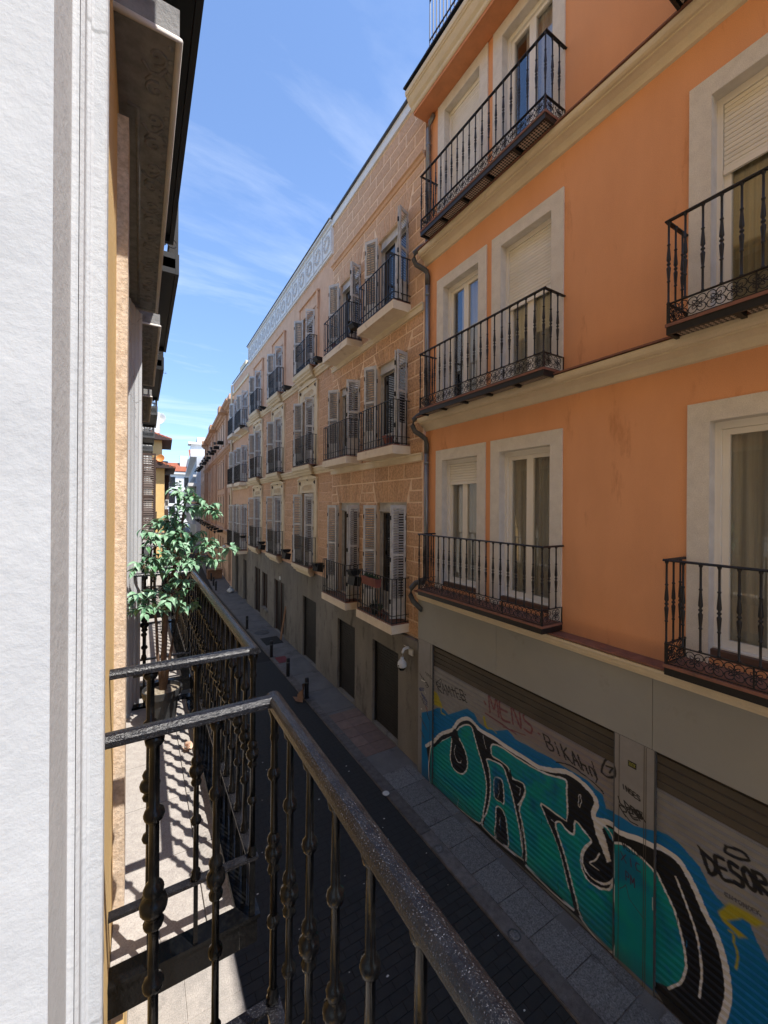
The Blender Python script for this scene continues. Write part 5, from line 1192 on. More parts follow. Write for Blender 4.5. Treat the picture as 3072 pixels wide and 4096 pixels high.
# hoods with relief underside
def hood(y0, y1, d=.19, z=6.60):
    H = MB().box(0, d, y0, y1, z, z+.10).build('window_hood', M['hood_stone'], LB)
    mo_ = MB().tube([(0, y0, z-.004), (d, y0, z-.004), (d, y1, z-.004), (0, y1, z-.004)], .011, 8).build('hood_edge_moulding', M['reveal_plaster'], H, smooth=True)
    MB().tube([(.03, y0+.35, z-.002), (.065, y0+.35, z-.002), (.065, y1-.1, z-.002)], .008, 6).build('hood_inner_moulding', M['hood_stone'], H, smooth=True)
    n = int((y1-y0-.1)/.14)
    sc = MB()
    pts = [(.0+.026*t*math.cos(t*5.2), .026*t*math.sin(t*5.2)) for t in [i/14*1.5 for i in range(15)]]
    sc.tube([(x, y, 0) for x, y in pts], [.004+.003*i/15 for i in range(15)], 5)
    sc.tube([(-.03, .05, 0), (0, .075, 0), (.03, .06, 0), (.04, .02, 0)], .006, 5)
    scm = sc.mesh('relief_scroll', M['hood_stone'], True)
    for i in range(n): link('relief_scroll', scm, H, (.125, y0+.10+i*.14, z-.001), (0, 0, (i % 2)*math.pi+.3))
    dm = MB()
    for i in range(int((y1-y0)/.05)): dm.lathe([(.001, -.008), (.010, -.003), (.011, .004)], .165+.003*(i % 2), y0+.05+i*.05, 6)
    for k in range(len(dm.v)): dm.v[k] = (dm.v[k][0], dm.v[k][1], dm.v[k][2]+z)
    dm.build('bead_moulding', M['hood_stone'], H, kind='stuff')
    return H
hood(-1.3, .92); hood(1.56, 3.86); hood(4.14, 6.26, .225); hood(6.9, 9.0, .22)

# ---- glossy iron balconies
NP = [(.0085, 0), (.013, .003), (.0145, .014), (.011, .022), (.0125, .030), (.0085, .040), (.0082, .20), (.013, .208), (.0150, .218), (.013, .228), (.0085, .236),
      (.0082, .345), (.013, .353), (.0145, .362), (.011, .372), (.0125, .380), (.0185, .392), (.0195, .404), (.0175, .414), (.011, .422), (.0135, .430), (.0145, .440), (.012, .449), (.0085, .456),
      (.0082, .595), (.013, .603), (.0150, .613), (.013, .623), (.0085, .631), (.0080, .770), (.0125, .778), (.014, .790), (.012, .800)]
NP = [((r*1.12 if r < .009 else r*1.27), z) for r, z in NP]
nb_m = MB().lathe(NP, n=14).mesh('baluster', M['near_iron'], True)
NPs = [(r*.72, z) for r, z in NP]; nb_s = MB().lathe(NPs, n=10).mesh('baluster', M['near_iron'], True)
nb_w = MB().lathe([(r*1.3, z) for r, z in NP], n=14).mesh('baluster', M['near_iron'], True)
post_m = MB().lathe([(.013, 0), (.013, .70), (.017, .712), (.0135, .722), (.014, .76), (.021, .782), (.023, .80)], n=14).mesh('corner_post', M['near_iron'], True)
def halfround(c, w=.046, h=.022, n=9):
    return [(c-w/2, 0), (c-w/2, .003)]+[(c-w/2*math.cos(math.pi*i/n), .004+h*math.sin(math.pi*i/n)**.8) for i in range(1, n)]+[(c+w/2, .003), (c+w/2, 0)]
slit = MB().box(-.004, .004, -.006, .006, 0, .235).mesh('grille_bar', M['near_iron'])
def iron_balcony(y0, y1, xo, rail_z, bar_z, main=nb_m, sp=.138, floor=True):
    """xo: distance of the outer rail from the facade. All in the building frame."""
    zb = bar_z-.245
    B = MB().box(xo-.045, xo+.02, y0, y1, zb-.10, zb).box(0, xo-.046, y0, y0+.06, zb-.10, zb).box(0, xo-.046, y1-.06, y1, zb-.10, zb).box(0, xo+.03, y0-.012, y0+.062, zb+.0005, zb+.014).box(0, xo+.03, y1-.062, y1+.012, zb+.0005, zb+.014).build('balcony', M['near_iron'], LB)
    # floor
    MB().box(.002, xo-.05, y0+.063, y1-.063, zb-.09, zb-.005).build('floor_slab', M['left_path'], B)
    n = max(1, round((y1-y0-.13)/.40)); tile = MB().box(0, .148, 0, (y1-y0-.13)/n-.004, 0, .006).mesh('floor_tile', M['terrazzo'])
    tile2 = MB().box(0, xo-.05-.155-.105, 0, (y1-y0-.13)/n-.004, 0, .006).mesh('floor_tile', M['terrazzo'])
    for i in range(n):
        yy0 = y0+.065+i*(y1-y0-.13)/n
        link('floor_tile', tile, B, (.003, yy0, zb-.005)); link('floor_tile', tile2, B, (.155, yy0, zb-.005))
        MB().box(xo-.15, xo-.052, yy0, yy0+(y1-y0-.13)/n-.005, zb-.005, zb+.006).build('edge_stone', M['left_path'], B)
    rp = halfround(xo)
    h = MB().prism([(a, b+rail_z-.018) for a, b in rp], 'y', y0-.023, y1+.023)
    for yc in (y0, y1): h.prism([(a, b+rail_z-.0185) for a, b in halfround(yc)], 'x', .0, xo-.010)
    h.build('handrail', M['rail_iron'], B, smooth=False)
    MB().box(xo-.02, xo+.02, y0-.018, y1+.018, bar_z-.012, bar_z).box(0, xo-.0205, y0-.016, y0+.016, bar_z-.012, bar_z).box(0, xo-.0205, y1-.016, y1+.016, bar_z-.012, bar_z).build('lower_bar', M['rail_iron'], B)
    H = rail_z-.02-bar_z; sz = H/.80
    n = round((y1-y0)/sp)
    for i in range(n+1):
        y = y0+(y1-y0)*i/n
        if i in (0, n): link('corner_post', post_m, B, (xo, y, bar_z), (0, 0, 0), (.8, .8, sz)); link('grille_bar', slit, B, (xo, y, zb), (0, 0, 0), (2.5, 1.4, 1))
        link('baluster', main, B, (xo-(.0 if i not in (0, n) else .001), y, bar_z), (0, 0, random.random()*6), (1, 1, sz))
        link('grille_bar', slit, B, (xo, y, zb), (0, 0, 0), (1.8, 1.2, 1))
    for yc in (y0, y1):
        for xx, mm in ((.117, nb_w), (.262, nb_m)):
            link('baluster', mm, B, (xx, yc, bar_z), (0, 0, random.random()*6), (1, 1, sz)); link('grille_bar', slit, B, (xx, yc, zb), (0, 0, 0), (1.8, 1.2, 1))
    # slatted skirt between the lower bar and the beam
    n = int((y1-y0)/.035); sk_ = MB()
    for i in range(n):
        y = y0+.02+i*.035; sk_.poly([(xo-.002, y, zb), (xo-.002, y+.014, zb), (xo-.002, y+.034, bar_z-.013), (xo-.002, y+.020, bar_z-.013)])
    sk_.build('skirt_slats', M['near_iron'], B, kind='stuff')
    return B
Ba = iron_balcony(-1.25, 1.158, .335-FX, 4.45, 3.575)
Bb = iron_balcony(1.60, 3.75, .378-FX, 4.45, 3.65)
Bc = iron_balcony(4.12, 6.30, .385-FX, 4.45, 3.65)
Bd = iron_balcony(6.95, 9.1, .385-FX, 4.45, 3.65)
def upper_balcony(root, y0, y1, d, z, m='lamp_black', rail=True, h=.95):
    B = MB().box(0, d-.03, y0, y1, z, z+.09).box(d-.03, d, y0, y1, z-.05, z+.14).box(0, d-.031, y0, y0+.04, z-.05, z+.14).box(0, d-.031, y1-.04, y1, z-.05, z+.14).build('balcony', M['zinc_dark'] if m == 'zinc' else M[m], root)
    MB().box(d-.03, d, y0, y1, z+h, z+h+.03).box(0, d-.031, y0, y0+.03, z+h, z+h+.03).box(0, d-.031, y1-.03, y1, z+h, z+h+.03).build('handrail', M['lamp_black'], B)
    for i in range(int((y1-y0)/.14)+1): link('railing_bar', bar_m, B, (d-.015, y0+.02+i*.14, z+.1))
    for i in range(1, 3):
        link('railing_bar', bar_m, B, (d-.015-i*.12, y0+.02, z+.1))
        link('scroll_motif', big_scroll, B, (d-.02-i*.085, y0+.02, z+.24), (0, 0, R(90))); link('scroll_motif', big_scroll, B, (d-.02-i*.085, y0+.02, z+.7), (0, 0, R(90)))
    return B
upper_balcony(LB, -1.3, 1.2, .31, 7.30); upper_balcony(LB, 1.5, 3.96, .315, 7.30); upper_balcony(LB, 4.28, 6.55, .385, 7.22); upper_balcony(LB, 7.0, 9.15, .38, 7.1)

# further left buildings
LC = empty('shuttered_building', (-.02, 9.85, 0), -R(.6), 'left building with tall open brown louvred shutters and dark balconies', 'building')
holes = [(y, y+1.2, z, z+2.5) for y in (1.0, 4.3, 7.6) for z in (.2, 3.9, 7.3)]
mb = MB(); wall(mb, 0, 10.2, 0, 11.2, holes, 0, .3, out_=1); mb.quad((0, 0, 0), (-9, 0, 0), (-9, 0, 11.2), (0, 0, 11.2)); mb.quad((0, 10.2, 0), (-9, 10.2, 0), (-9, 10.2, 11.2), (0, 10.2, 11.2)); mb.build('wall', M['far_white'], LC)
for h in holes: MB().box(-.28, -.24, *h).build('window', M['far_window'], LC)
for y, z in ((.25, 7.0), (3.75, 7.0), (7.1, 7.0)): upper_balcony(LC, y, y+1.7, .33, z, 'zinc')
for y in (3.75, 7.1): upper_balcony(LC, y, y+1.7, .36, 3.7)
def brown_shutter(y, z0, z1, w=.36):
    S = MB().box(0.02, .06, y, y+.035, z0, z1).box(w-.04, w, y, y+.035, z0, z1).box(.06, w-.04, y, y+.035, z1-.06, z1).box(.06, w-.04, y, y+.035, z0, z0+.06).box(.06, w-.04, y, y+.035, (z0+z1)/2, (z0+z1)/2+.05).build('louvred_shutter', M['dark_wood'], LC)
    s2 = MB().box(.06, w-.04, -.006, .022, 0, .030).mesh('slat', M['dark_wood'])
    n = int((z1-z0-.12)/.062)
    for i in range(n): link('slat', s2, S, (0, y+.018, z0+.07+i*.062), (R(-30), 0, 0))
brown_shutter(3.3, 3.95, 6.45); brown_shutter(5.6, 3.95, 6.35)
LD = empty('white_left_building', (.03, 20.1, 0), -R(2.4), 'distant white left facade with two black balconies before the yellow gable', 'building')
holes = [(y, y+1.1, z, z+2.3) for y in (2, 6, 10, 14) for z in (.2, 3.8, 6.9)]
mb = MB(); wall(mb, 0, 17.3, 0, 9.9, holes, 0, .3, out_=1); mb.quad((0, 0, 0), (-9, 0, 0), (-9, 0, 9.9), (0, 0, 9.9)); mb.build('wall', M['far_white'], LD)
for h in holes: MB().box(-.28, -.24, *h).build('window', M['far_window'], LD)
for y in (1.7, 5.7, 9.7, 13.7): upper_balcony(LD, y, y+1.7, .42, 3.5)
for y in (5.7, 9.7): upper_balcony(LD, y, y+1.7, .40, 6.7)
for y in (4.4, 8.6, 12.4): MB().tube([(.08, y, .2), (.08, y, 9.8)], .05, 8).build('drain_pipe', M['far_white'], LD)
LY = empty('yellow_house', (0.55, 38, 0), -R(2.5), 'yellow gabled house with dark overhanging eaves on the left side of the street', 'building')
MB().box(-9, 1.15, 0, 6.5, 0, 8.0).build('wall', M['yellow_stucco'], LY)
MB().box(-9, .95, .8, 6, 8.3, 10.8).build('attic_wall', M['yellow_stucco'], LY)
for z, w, y0 in ((8.0, 1.95, -.6), (10.4, 1.7, .2)):
    r_ = MB().prism([(-9, z), (w, z), (w, z+.1), (w-1.6, z+.6), (-9, z+.7)], 'y', y0, 7).build('roof', M['dark_wood'], LY)
    t = MB()
    for i in range(14): t.tube([(w-.05, y0+.2+i*.5, z+.12), (w-1.6, y0+.2+i*.5, z+.62)], .1, 6)
    for i in range(16): t.tube([(w-.1-i*.3, y0-.02, z+.1+min(i, 5)*.1), (w-.1-i*.3, y0+.25, z+.14+min(i, 5)*.1)], .09, 6)
    t.build('tile_row', M['roof_tile'], LY)
MB().box(-9, 0.75, 2, 8, 11.2, 13.0).build('roof_terrace', M['far_white'], LY)
MB().box(1.16, 1.5, 2, 3.2, 5.2, 7.6).box(1.16, 1.5, 4, 5.2, 2.2, 4.6).build('shutter_box', M['dark_wood'], LY)
LE = empty('dark_eaves_building', (1.75, 47, 0), -R(3.8), 'distant left building with deep black eaves beyond the yellow house', 'building')
holes = [(y, y+1.2, z, z+2.2) for y in range(1, 38, 3) for z in (.3, 3.4, 6.3)]
mb = MB(); wall(mb, 0, 40, 0, 9.2, holes, 0, .3, out_=1); mb.quad((0, 0, 0), (-9, 0, 0), (-9, 0, 9.2), (0, 0, 9.2)); mb.build('wall', M['far_white'], LE)
for h in holes: MB().box(-.28, -.24, *h).build('window', M['far_window'], LE)
MB().box(-6, .65, -.3, 40, 9.2, 9.45).build('roof', M['dark_wood'], LE)
MB().box(.02, .6, 2, 8, 6.0, 6.15).box(.02, .6, 12, 18, 6.0, 6.15).build('balcony', M['lamp_black'], LE)
# ================================================================== potted tree on the neighbour balcony
PT = empty('potted_ficus', (.145, 3.36, FZ+.06), 0, 'leafy artificial ficus in a dark plastic pot on the sunny neighbouring balcony', 'potted tree')
FLZ = 3.65-.245+.001
PT.location = (.145, 3.36, FLZ)
pot = MB().lathe([(.001, 0), (.088, 0), (.096, .09), (.112, .215), (.128, .216), (.130, .262), (.120, .262), (.117, .235), (.001, .233)], n=28, cap=False).build('pot', M['pot_plastic'], PT, smooth=False)
MB().lathe([(.001, .247), (.05, .252), (.09, .246), (.116, .236)], n=16, cap=False).build('soil', M['soil'], PT, smooth=True)
def P(x, y, z): return (x-.145, y-3.36, z-FLZ)
stems = [[P(.15, 3.36, FLZ+.24), P(.155, 3.36, 3.95), P(.165, 3.35, 4.2), P(.20, 3.33, 4.45), P(.25, 3.30, 4.75), P(.28, 3.28, 5.02)],
         [P(.14, 3.36, FLZ+.24), P(.115, 3.37, 3.9), P(.105, 3.38, 4.15), P(.07, 3.36, 4.4), P(.09, 3.34, 4.7)],
         [P(.16, 3.35, FLZ+.24), P(.20, 3.33, 3.95), P(.235, 3.30, 4.2), P(.29, 3.26, 4.45), P(.36, 3.2, 4.65)]]
for k, s_ in enumerate(stems):
    r0 = (.022, .012, .012)[k]; MB().tube(s_, [r0*(1-.13*i) for i in range(len(s_))], 9).build('trunk', M['bark'], PT, smooth=True)
CL_ = [((.26, 3.30, 5.09), .075, 20), ((.34, 3.26, 5.07), .07, 14), ((.28, 3.3, 4.97), .09, 26), ((.42, 3.22, 4.98), .08, 22), ((.47, 3.18, 4.955), .05, 8), ((.18, 3.38, 4.88), .10, 34), ((.10, 3.32, 4.77), .11, 38),
       ((.215, 3.3, 4.74), .11, 36), ((.33, 3.28, 4.77), .10, 28), ((.41, 3.14, 4.70), .09, 22), ((.54, 3.02, 4.70), .045, 9), ((.46, 3.1, 4.60), .07, 12), ((.10, 3.25, 4.62), .10, 28), ((.02, 3.2, 4.57), .08, 20), ((.24, 3.2, 4.62), .10, 30), ((.33, 3.2, 4.60), .08, 18),
       ((.05, 3.28, 4.28), .10, 24), ((.0, 3.2, 4.39), .07, 12), ((.20, 3.22, 4.36), .10, 26), ((.31, 3.27, 4.27), .09, 22), ((.12, 3.28, 4.38), .08, 14), ((.27, 3.22, 4.45), .08, 14), ((.23, 3.33, 4.86), .1, 20)]
rng = random.Random(11)
lv = []
for i in range(7):   # folded leaf with pointed tip; length .068
    t = i/6; w = .0165*math.sin(math.pi*min(1, t*1.06)**.8)*(1-.25*t) if 0 < i < 6 else .0003
    lv.append((t*.068, w, .006*math.sin(t*3)-.010*t*t))
lm = MB()
for (x0, w0, z0), (x1, w1, z1) in zip(lv, lv[1:]):
    f = .45
    lm.quad((x0, 0, z0), (x1, 0, z1), (x1, w1, z1+w1*f), (x0, w0, z0+w0*f)).quad((x0, 0, z0), (x0, -w0, z0+w0*f), (x1, -w1, z1+w1*f), (x1, 0, z1))
leafm = lm.mesh('leaf', M['leaf'], True)
nl = 0; tw = MB(); leaves = []
allstem = [Vector(p) for s_ in stems for p in s_[2:]]
for (c_, r, n) in CL_:
    C = Vector(P(*c_)); near = min(allstem, key=lambda q: (q-C).length)
    mid = (near+C)/2+Vector((0, 0, .02)); tw.tube([near, mid, C], [.005, .0035, .002], 5)
    n = int(n*1.9); k = max(3, n//5)
    for j in range(k):
        d = Vector((rng.gauss(0, 1), rng.gauss(0, 1), rng.gauss(.1, .7))).normalized(); tip = C+d*r*rng.uniform(.7, 1.25); tip.z -= .02
        tw.tube([C, (C+tip)/2+Vector((0, 0, .012)), tip], [.0022, .0018, .001], 4)
        for q in range(round(n/k)+1):
            t = .25+.75*q/max(1, round(n/k)); p = C.lerp(tip, t)+Vector((0, 0, .012*math.sin(t*3)))
            side = (1 if q % 2 else -1); hd = math.atan2(d.y, d.x)+side*rng.uniform(.4, 1.1)
            pitch = rng.uniform(.1, 1.0) if rng.random() > .15 else rng.uniform(-.4, .2)
            s_ = rng.uniform(.65, 1.25); leaves.append((p, (rng.uniform(-.5, .5), pitch, hd), s_))
rng.shuffle(leaves)
tw.build('branches', M['bark'], PT, kind='stuff')
st = MB()
for i, (p, rot, s_) in enumerate(leaves):
    if i < 300: link('leaf', leafm, PT, p, rot, (s_, s_, s_))
if len(leaves) > 300:
    import mathutils
    vs, fs = [], []
    base = [v.co.copy() for v in leafm.vertices]; pf = [tuple(q.vertices) for q in leafm.polygons]
    # leaves of the joined part keep the same material; its colour bands follow each leaf's own local frame only in the singles
    mat('leaf_plain', (.11, .26, .14), (.32, .46, .32), rough=.45, scale=40)
    for p, rot, s_ in leaves[300:]:
        Mx = Matrix.Translation(p) @ mathutils.Euler(rot).to_matrix().to_4x4() @ Matrix.Scale(s_, 4); i0 = len(vs)
        vs += [tuple(Mx @ v) for v in base]; fs += [tuple(i0+k for k in f) for f in pf]
    b_ = MB(); b_.v = vs; b_.f = fs; b_.build('leaves', M['leaf_plain'], PT, smooth=True, kind='stuff')
print('leaves', len(leaves))

# ---- fabric rose on the neighbour balcony floor
RS = empty('fabric_rose', (.275, 3.02, FLZ+.012), 0, 'fallen cream and pink fabric rose lying on the balcony floor', 'flower')
RS.location = (.262, 2.92, FLZ+.01)
for i in range(9):
    a = i*2.4; rr = .006+.0022*i
    pm = MB(); 
    for u in range(4):
        for v in range(3):
            def q(u_, v_):
                th = a+(u_/4-.5)*1.8; h = v_/3; rad = rr*(.7+.7*h*h); return (rad*math.cos(th), rad*math.sin(th), .032*h+.004)
            pm.quad(q(u, v), q(u+1, v), q(u+1, v+1), q(u, v+1))
    pm.build('petal', M['petal'], RS, rot=(R(38), R(20), 0))
for i in range(2): link('leaf', leafm, RS, (.01, -.01*i, .004), (0, .1, -.4+i*.7), (.75, .75, .75))

# ---- dome camera on the wall next to the orange building
SC = empty('security_camera', (BX+.02, BY+.30, 2.10), -A1, 'white dome security camera on a curved arm beside the gray shop front', 'security camera')
SC.location = (4.585, 6.53, 2.10)
MB().box(-.025, 0, -.07, .07, -.02, .17).box(-.028, -.02, .09, .24, .10, .22).build('wall_plate', M['white_plastic'], SC)
MB().tube([(-.02, 0, .12), (-.10, .01, .14), (-.17, .02, .12), (-.20, .025, .06), (-.205, .03, -.04)], .027, 12).build('arm', M['white_plastic'], SC, smooth=True)
MB().lathe([(.03, -.03), (.034, -.07), (.05, -.085), (.082, -.13), (.088, -.19), (.086, -.215), (.07, -.225)], -.205, .03, 18).build('housing', M['white_plastic'], SC, smooth=True)
MB().lathe([(.072, -.222), (.066, -.255), (.045, -.285), (.001, -.298)], -.205, .03, 16, cap=False).build('dome', M['glass_dark'], SC, smooth=True)
MB().box(-.30, -.285, .01, .03, -.19, -.17).build('lens', M['lamp_black'], SC)

# ---- bollards
def bollard(x, y, lab):
    B = empty('bollard', (x, y, .022), 0, lab, 'bollard', 'iron bollards along the pavement edge')
    if not hasattr(bollard, 'm'):
        bollard.m = [MB().lathe([(.052, 0), (.052, .50), (.05, .52), (.04, .53), (.001, .533)], n=14, cap=False).mesh('shaft', M['black_iron'], True),
                     MB().lathe([(.057, .40), (.057, .425), (.053, .43)], n=14).mesh('collar', M['zinc_dark'], True), MB().lathe([(.075, 0), (.075, .012), (.056, .02)], n=14).mesh('base_ring', M['black_iron'], True)]
    for n_, m_ in zip(('shaft', 'collar', 'base_ring'), bollard.m): link(n_, m_, B)
bl = [(3.72, 10.0, 'short black bollard with a piece of cardboard leaning on it'), (3.72, 11.55, 'short black bollard beside the red plate in the pavement'), (3.72, 13.3, 'short black bollard just beyond the one with the red plate'),
      (3.71, 16.8, 'short black bollard standing alone opposite the dark manhole cover')]
for b in bl: bollard(*b)
for i, y in enumerate((25.4, 26.9, 28.6, 30.4, 32.4)): 
    B = bollard(3.80+yb(y), y, ['far bollard nearest the camera in the close row behind the ficus', 'second far bollard of the close row behind the ficus', 'third far bollard of the close row behind the ficus', 'fourth far bollard of the close row behind the ficus', 'farthest bollard of the close row behind the ficus'][i])
# ---- things on the pavement
def thing1(name, mb, m, lab, cat, loc=(0, 0, 0), rot=(0, 0, 0), **k): return tag(mb.build(name, M[m], None, loc, rot=rot), lab, cat, **k)
c = MB()
pts = [(0, 0, 0), (.05, .28, .02), (.12, .30, .33), (-.02, .12, .42), (-.06, -.04, .20)]
c.poly(pts).poly([(p[0]-.006, p[1], p[2]) for p in reversed(pts)]).poly([(-.05, 0, 0), (-.16, .10, 0), (-.14, .16, .16), (-.02, .10, .30)]).poly([(-.05, .0, .0), (.0, .3, .001), (-.2, .34, .05), (-.2, .1, .03)])
thing1('cardboard_scrap', c, 'cardboard', 'crumpled brown cardboard leaning against the nearest bollard', 'cardboard', (3.60, 9.82, .026))
thing1('red_cover', MB().box(0, .34, 0, .55, 0, .008), 'red_plate', 'dull red metal cover set in the pavement beside a bollard', 'cover', (3.78, 12.6, .034))
mh = empty('manhole_cover', (4.10, 16.0, .034), 0, 'round dark manhole cover in the pavement before the doorway', 'manhole cover')
MB().lathe([(.001, .010), (.21, .010), (.215, .004), (.25, .006), (.26, 0)], n=24, cap=False).build('lid', M['zinc_dark'], mh)
MB().lathe([(.262, 0), (.262, .007), (.28, .0)], n=24, cap=False).build('rim', M['black_iron'], mh)
thing1('drain_grate', MB().box(0, .62, 0, .85, 0, .009), 'road_joint', 'dark rectangular patch in the pavement by the doorway', 'drain cover', (3.86, 14.45, .034))
for i, (x, y) in enumerate(((3.735, 4.61), (3.745, 3.23), (3.67, 5.97))):
    D = MB().lathe([(.001, .010), (.05, .010), (.056, .004), (.06, 0)], n=18, cap=False).build('kerb_stud', M['granite' if i < 2 else 'white_plastic'], None, (x, y, .036))
    tag(D, ['round stone stud in the dark kerb, middle of three', 'round stone stud ringed black in the kerb nearest the camera', 'pale round stud at the kerb corner by the pink tiles'][i], 'stud', 'round studs in the kerb')
    MB().lathe([(.062, 0), (.062, .003), (.076, .001)], n=18, cap=False).build('dark_ring', M['zinc_dark'], D)
thing1('wooden_plank', MB().box(-.03, .0, 0, .14, 0, 1.45), 'cardboard', 'old wooden plank leaning in the dark doorway', 'plank', (4.50, 14.75, .03), (0, R(9), 0))
wb = MB().lathe([(.02, 0), (.16, .03), (.19, .12), (.12, .22), (.04, .27), (.07, .33), (.01, .35)], n=9)
for i, v in enumerate(wb.v): wb.v[i] = (v[0]*(1+.2*math.sin(i*2.1)), v[1]*(1+.2*math.cos(i*1.7)), v[2])
thing1('rubbish_bag', wb, 'white_plastic', 'small white rubbish bag at the foot of the wall', 'bag', (4.45, 24.3, .03))
BXX = empty('cardboard_box', (4.35, 29.6, .03), 0, 'big brown cardboard box on the far pavement behind the bollards', 'box')
MB().box(-.45, .45, -.3, .3, 0, .62).build('box_body', M['cardboard'], BXX); MB().box(-.46, .46, -.46, -.31, .60, .63).build('flap', M['cardboard'], BXX)
rl_ = random.Random(4)
lit = []
for i in range(46):
    x = rl_.uniform(1.0, 3.6); y = rl_.uniform(2.2, 8); s_ = rl_.uniform(.008, .02)
    lit.append((x, y, s_))
lm_ = MB()
for x, y, s_ in lit:
    a = rl_.uniform(0, 3); lm_.poly([(x+s_*math.cos(a+t), y+s_*.6*math.sin(a+t), .016+.004*(k % 2)) for k, t in enumerate((0, 1.5, 3.1, 4.6))])
tag(lm_.build('litter', M['white_plastic'], None, kind='stuff'), 'tiny scraps of paper and leaves on the dark roadway', 'litter')

# ---- floodlights fixed beside the balconies
fl_m = [MB().prism([(-.17, 0), (.17, 0), (.17, -.03), (.10, -.13), (-.10, -.13), (-.17, -.03)], 'y', -.12, .12).mesh('housing', M['lamp_black']),
        MB().box(-.015, .015, .12, .30, -.10, -.07).box(-.05, .05, .18, .26, -.16, -.05).mesh('bracket', M['lamp_black']), MB().box(-.15, .15, -.10, .10, .001, .006).mesh('glass', M['glass_dark'])]
def floodlight(x, y, z, rz, lab, grp, s=1.):
    F_ = empty('floodlight', (x, y, z), rz, lab, 'floodlight', grp); F_.scale = (s, s, s)
    for n_, m_ in zip(('housing', 'bracket', 'glass'), fl_m): link(n_, m_, F_)
def onb(w, x): return (BX+w*math.sin(A1)+x*math.cos(A1), BY+w*math.cos(A1)-x*math.sin(A1))
FLT = [(2.22, 9.22, 'black floodlight beside the topmost nearest cream balcony'), (4.50, 9.16, 'black floodlight at the top row between cream balcony and ornate balcony'), (7.5, 9.12, 'black floodlight right of the middle gabled bay, top row'),
       (10.9, 9.12, 'black floodlight right of the far gabled bay, top row'), (15.0, 9.05, 'small black floodlight in the top row at the narrow plain building'),
       (2.22, 3.52, 'black floodlight above the street between the two lowest cream balconies'), (4.50, 3.40, 'black floodlight and box beside the lowest ornate balcony'), (7.5, 3.50, 'low black floodlight beside the middle ornate balcony'), (10.9, 3.5, 'low black floodlight beside the far ornate balcony'), (14.6, 3.5, 'low black floodlight before the narrow plain building')]
for w, z, lab in FLT:
    x, y = onb(w, -.36); floodlight(x, y, z, -A1+R(5), lab, 'black floodlights among the brown balconies', .85)
for w in (2.22, 4.50, 7.5, 10.9):
    x, y = onb(w-.02, -.30); 
    tag(MB().box(-.10, .10, -.13, .13, -.34, -.13).build('transformer_box', M['lamp_black'], None, (x, y, 3.5), rot=(0, R(12), R(8))), {2.22: 'black fitting under the floodlight between the lowest cream balconies', 4.5: 'black fitting under the floodlight next to the lowest ornate balcony', 7.5: 'black fitting hanging low beside the middle gabled bay', 10.9: 'black fitting hanging low beside the far gabled bay'}[w], 'fitting', 'fittings under the low floodlights')
def on4(w, x): return (F4[0]+w*math.sin(A4)+x*math.cos(A4), F4[1]+w*math.cos(A4)-x*math.sin(A4))
names = ['nearest', 'second', 'third', 'fourth', 'fifth', 'sixth', 'seventh', 'eighth', 'ninth', 'tenth', 'eleventh', 'last']
for i, w in enumerate((-.3, 2.0, 4.0, 5.4, 8.3, 10.4, 12.6, 13.6, 16.6, 18.2, 20.2, 22)):
    x, y = on4(w, -.75); floodlight(x, y, 8.75, -A4+R(90), names[i]+' floodlight of the upper row on the classical building', 'floodlights on the classical building cornice', 1.35)
    x, y = on4(w+.4, -.7); floodlight(x, y, 3.55, -A4+R(90), names[i]+' floodlight of the lower row on the classical building', 'floodlights along the lower band of the classical building', 1.3)
# ---- pots on balconies
def plant_pot(x, y, z, r, h, m, lab, foliage=0, cat='flower pot'):
    P_ = empty('flower_pot', (x, y, z), 0, lab, cat)
    MB().lathe([(.001, 0), (r*.72, 0), (r*.95, h*.8), (r*1.08, h*.8), (r*1.1, h), (r*.95, h), (r*.9, h*.9), (.001, h*.88)], n=16, cap=False).build('pot', M[m], P_)
    if foliage:
        f = MB(); q = random.Random(int(x*1000))
        for i in range(foliage):
            a = q.uniform(0, 6.3); L = q.uniform(.05, .16); e = q.uniform(.2, 1.4); bx, by = r*.5*math.cos(a), r*.5*math.sin(a)
            tx, ty, tz = bx+L*math.cos(a)*math.cos(e), by+L*math.sin(a)*math.cos(e), h+L*math.sin(e); wx, wy = -.014*math.sin(a), .014*math.cos(a)
            f.poly([(bx, by, h*.9), ((bx+tx)/2+wx, (by+ty)/2+wy, (h+tz)/2), (tx, ty, tz), ((bx+tx)/2-wx, (by+ty)/2-wy, (h+tz)/2)])
        f.build('foliage', M['leaf_far'], P_)
x, y = onb(.80, -.30); plant_pot(x, y, RF[1]+.001, .12, .20, 'pot_red', 'dark red flower pot on the nearest middle row cream balcony')
x, y = onb(.60, -.22); plant_pot(x, y, RF[1]+.001, .07, .09, 'dark_wood', 'low dark bowl beside the red pot on the cream balcony', 12)
x, y = onb(3.55, -.28); plant_pot(x, y, RF[2]+.001, .10, .17, 'pot_red', 'small red pot with spiky plant on the top row second balcony', 26)
x, y = onb(1.35, -.24); plant_pot(x, y, RF[0]+.001, .14, .16, 'lamp_black', 'dark pot on the floor of the lowest nearest cream balcony', 20)
x, y = onb(1.12, -.26); plant_pot(x, y, RF[0]+.001, .07, .12, 'pot_red', 'small terracotta pot on the floor of the lowest nearest cream balcony', 12)
PL = empty('window_box', (*onb(1.12, -.50), RF[0]+.66), -A1, 'hanging planter box with green succulents on the lowest cream balcony railing', 'planter')
MB().prism([(-.08, .17), (.08, .17), (.055, 0), (-.055, 0)], 'y', -.30, .30).build('trough', M['pot_red'], PL)
f = MB(); q = random.Random(8)
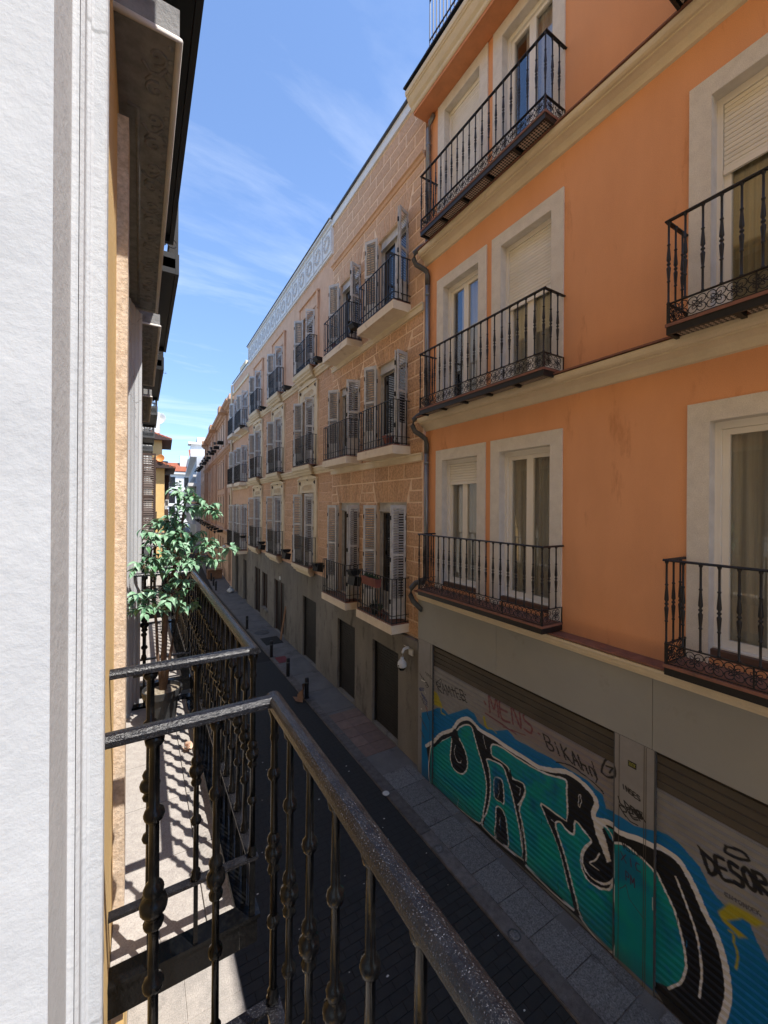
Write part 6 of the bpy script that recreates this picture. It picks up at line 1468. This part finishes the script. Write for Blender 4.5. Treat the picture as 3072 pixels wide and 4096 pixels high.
for i in range(150):
    y0 = q.uniform(-.30, .30); a = q.uniform(0, 6.3); L = q.uniform(.04, .12); e = q.uniform(.1, 1.3)
    tx, ty, tz = L*math.cos(a)*math.cos(e), y0+L*math.sin(a)*math.cos(e), .15+L*math.sin(e)
    f.poly([(0, y0, .15), (tx/2+.012, (y0+ty)/2, (.15+tz)/2), (tx, ty, tz), (tx/2-.012, (y0+ty)/2, (.15+tz)/2)])
f.build('foliage', M['leaf_far'], PL)
# globe lamp, air conditioners, dish and aerials
GL = empty('globe_lamp', (*onb(20.1, -.35), 2.45), 0, 'small white globe lamp on the wall beyond the plain building', 'lamp')
MB().lathe([(.001, -.13), (.09, -.09), (.13, 0), (.09, .09), (.001, .13)], n=14, cap=False).build('globe', M['white_plastic'], GL, smooth=True)
MB().tube([(0, 0, .12), (.02, 0, .2), (.34, 0, .2)], .02, 6).build('arm', M['lamp_black'], GL)
def ac(x, y, z, rz, lab, s=1.):
    A_ = empty('air_conditioner', (x, y, z), rz, lab, 'air conditioner'); A_.scale = (s, s, s)
    MB().box(0, .32, 0, .8, 0, .55).build('casing', M['white_plastic'], A_)
    f = MB()
    for i in range(12): f.box(.05, .27, -.012, -.001, .06+i*.036, .075+i*.036)
    f.build('grille', M['zinc_dark'], A_)
ac(.02, 12.6, 3.45, 0, 'white air conditioner below the brown louvred shutters'); ac(1.75, 38.9, 4.9, 0, 'white air conditioner on the yellow house'); ac(.9, 40.5, 11.5, 0, 'white air conditioner on the roof terrace of the yellow house', 1.4)
DI = empty('satellite_dish', (1.40, 37.4, 8.75), 0, 'orange satellite dish on the yellow house', 'satellite dish')
d_ = MB().lathe([(.001, 0), (.2, .02), (.4, .09), (.55, .18), (.57, .18), (.4, .07), (.2, .0), (.001, -.02)], n=20, cap=False).build('dish', M['orange_enamel'], DI, rot=(R(75), R(10), R(-20)), smooth=True)
DI.scale = (.55, .55, .55)
MB().tube([(0, .1, 0), (-.2, .5, -.3), (-.3, .9, -.5)], .04, 6).build('mount', M['zinc_dark'], DI)
D2 = empty('satellite_dish', (1.5, 41.0, 12.6), 0, 'white satellite dish on the roof terrace', 'satellite dish')
MB().lathe([(.001, 0), (.25, .03), (.5, .13), (.52, .13), (.25, .01), (.001, -.02)], n=18, cap=False).build('dish', M['white_plastic'], D2, rot=(R(80), 0, R(-30)), smooth=True)
AN = empty('tv_aerial', (1.0, 42, 13.0), 0, 'thin television aerial on the roof terrace', 'aerial')
MB().tube([(0, 0, 0), (0, 0, 4.3)], .03, 5).tube([(0, 0, 4.1), (1.0, .2, 4.05)], .02, 4).build('mast', M['zinc_dark'], AN)
e_ = MB()
for i in range(5): e_.tube([(.2+i*.18, -.25, 4.1), (.2+i*.18, .35, 4.08)], .012, 4)
e_.build('elements', M['zinc_dark'], AN)
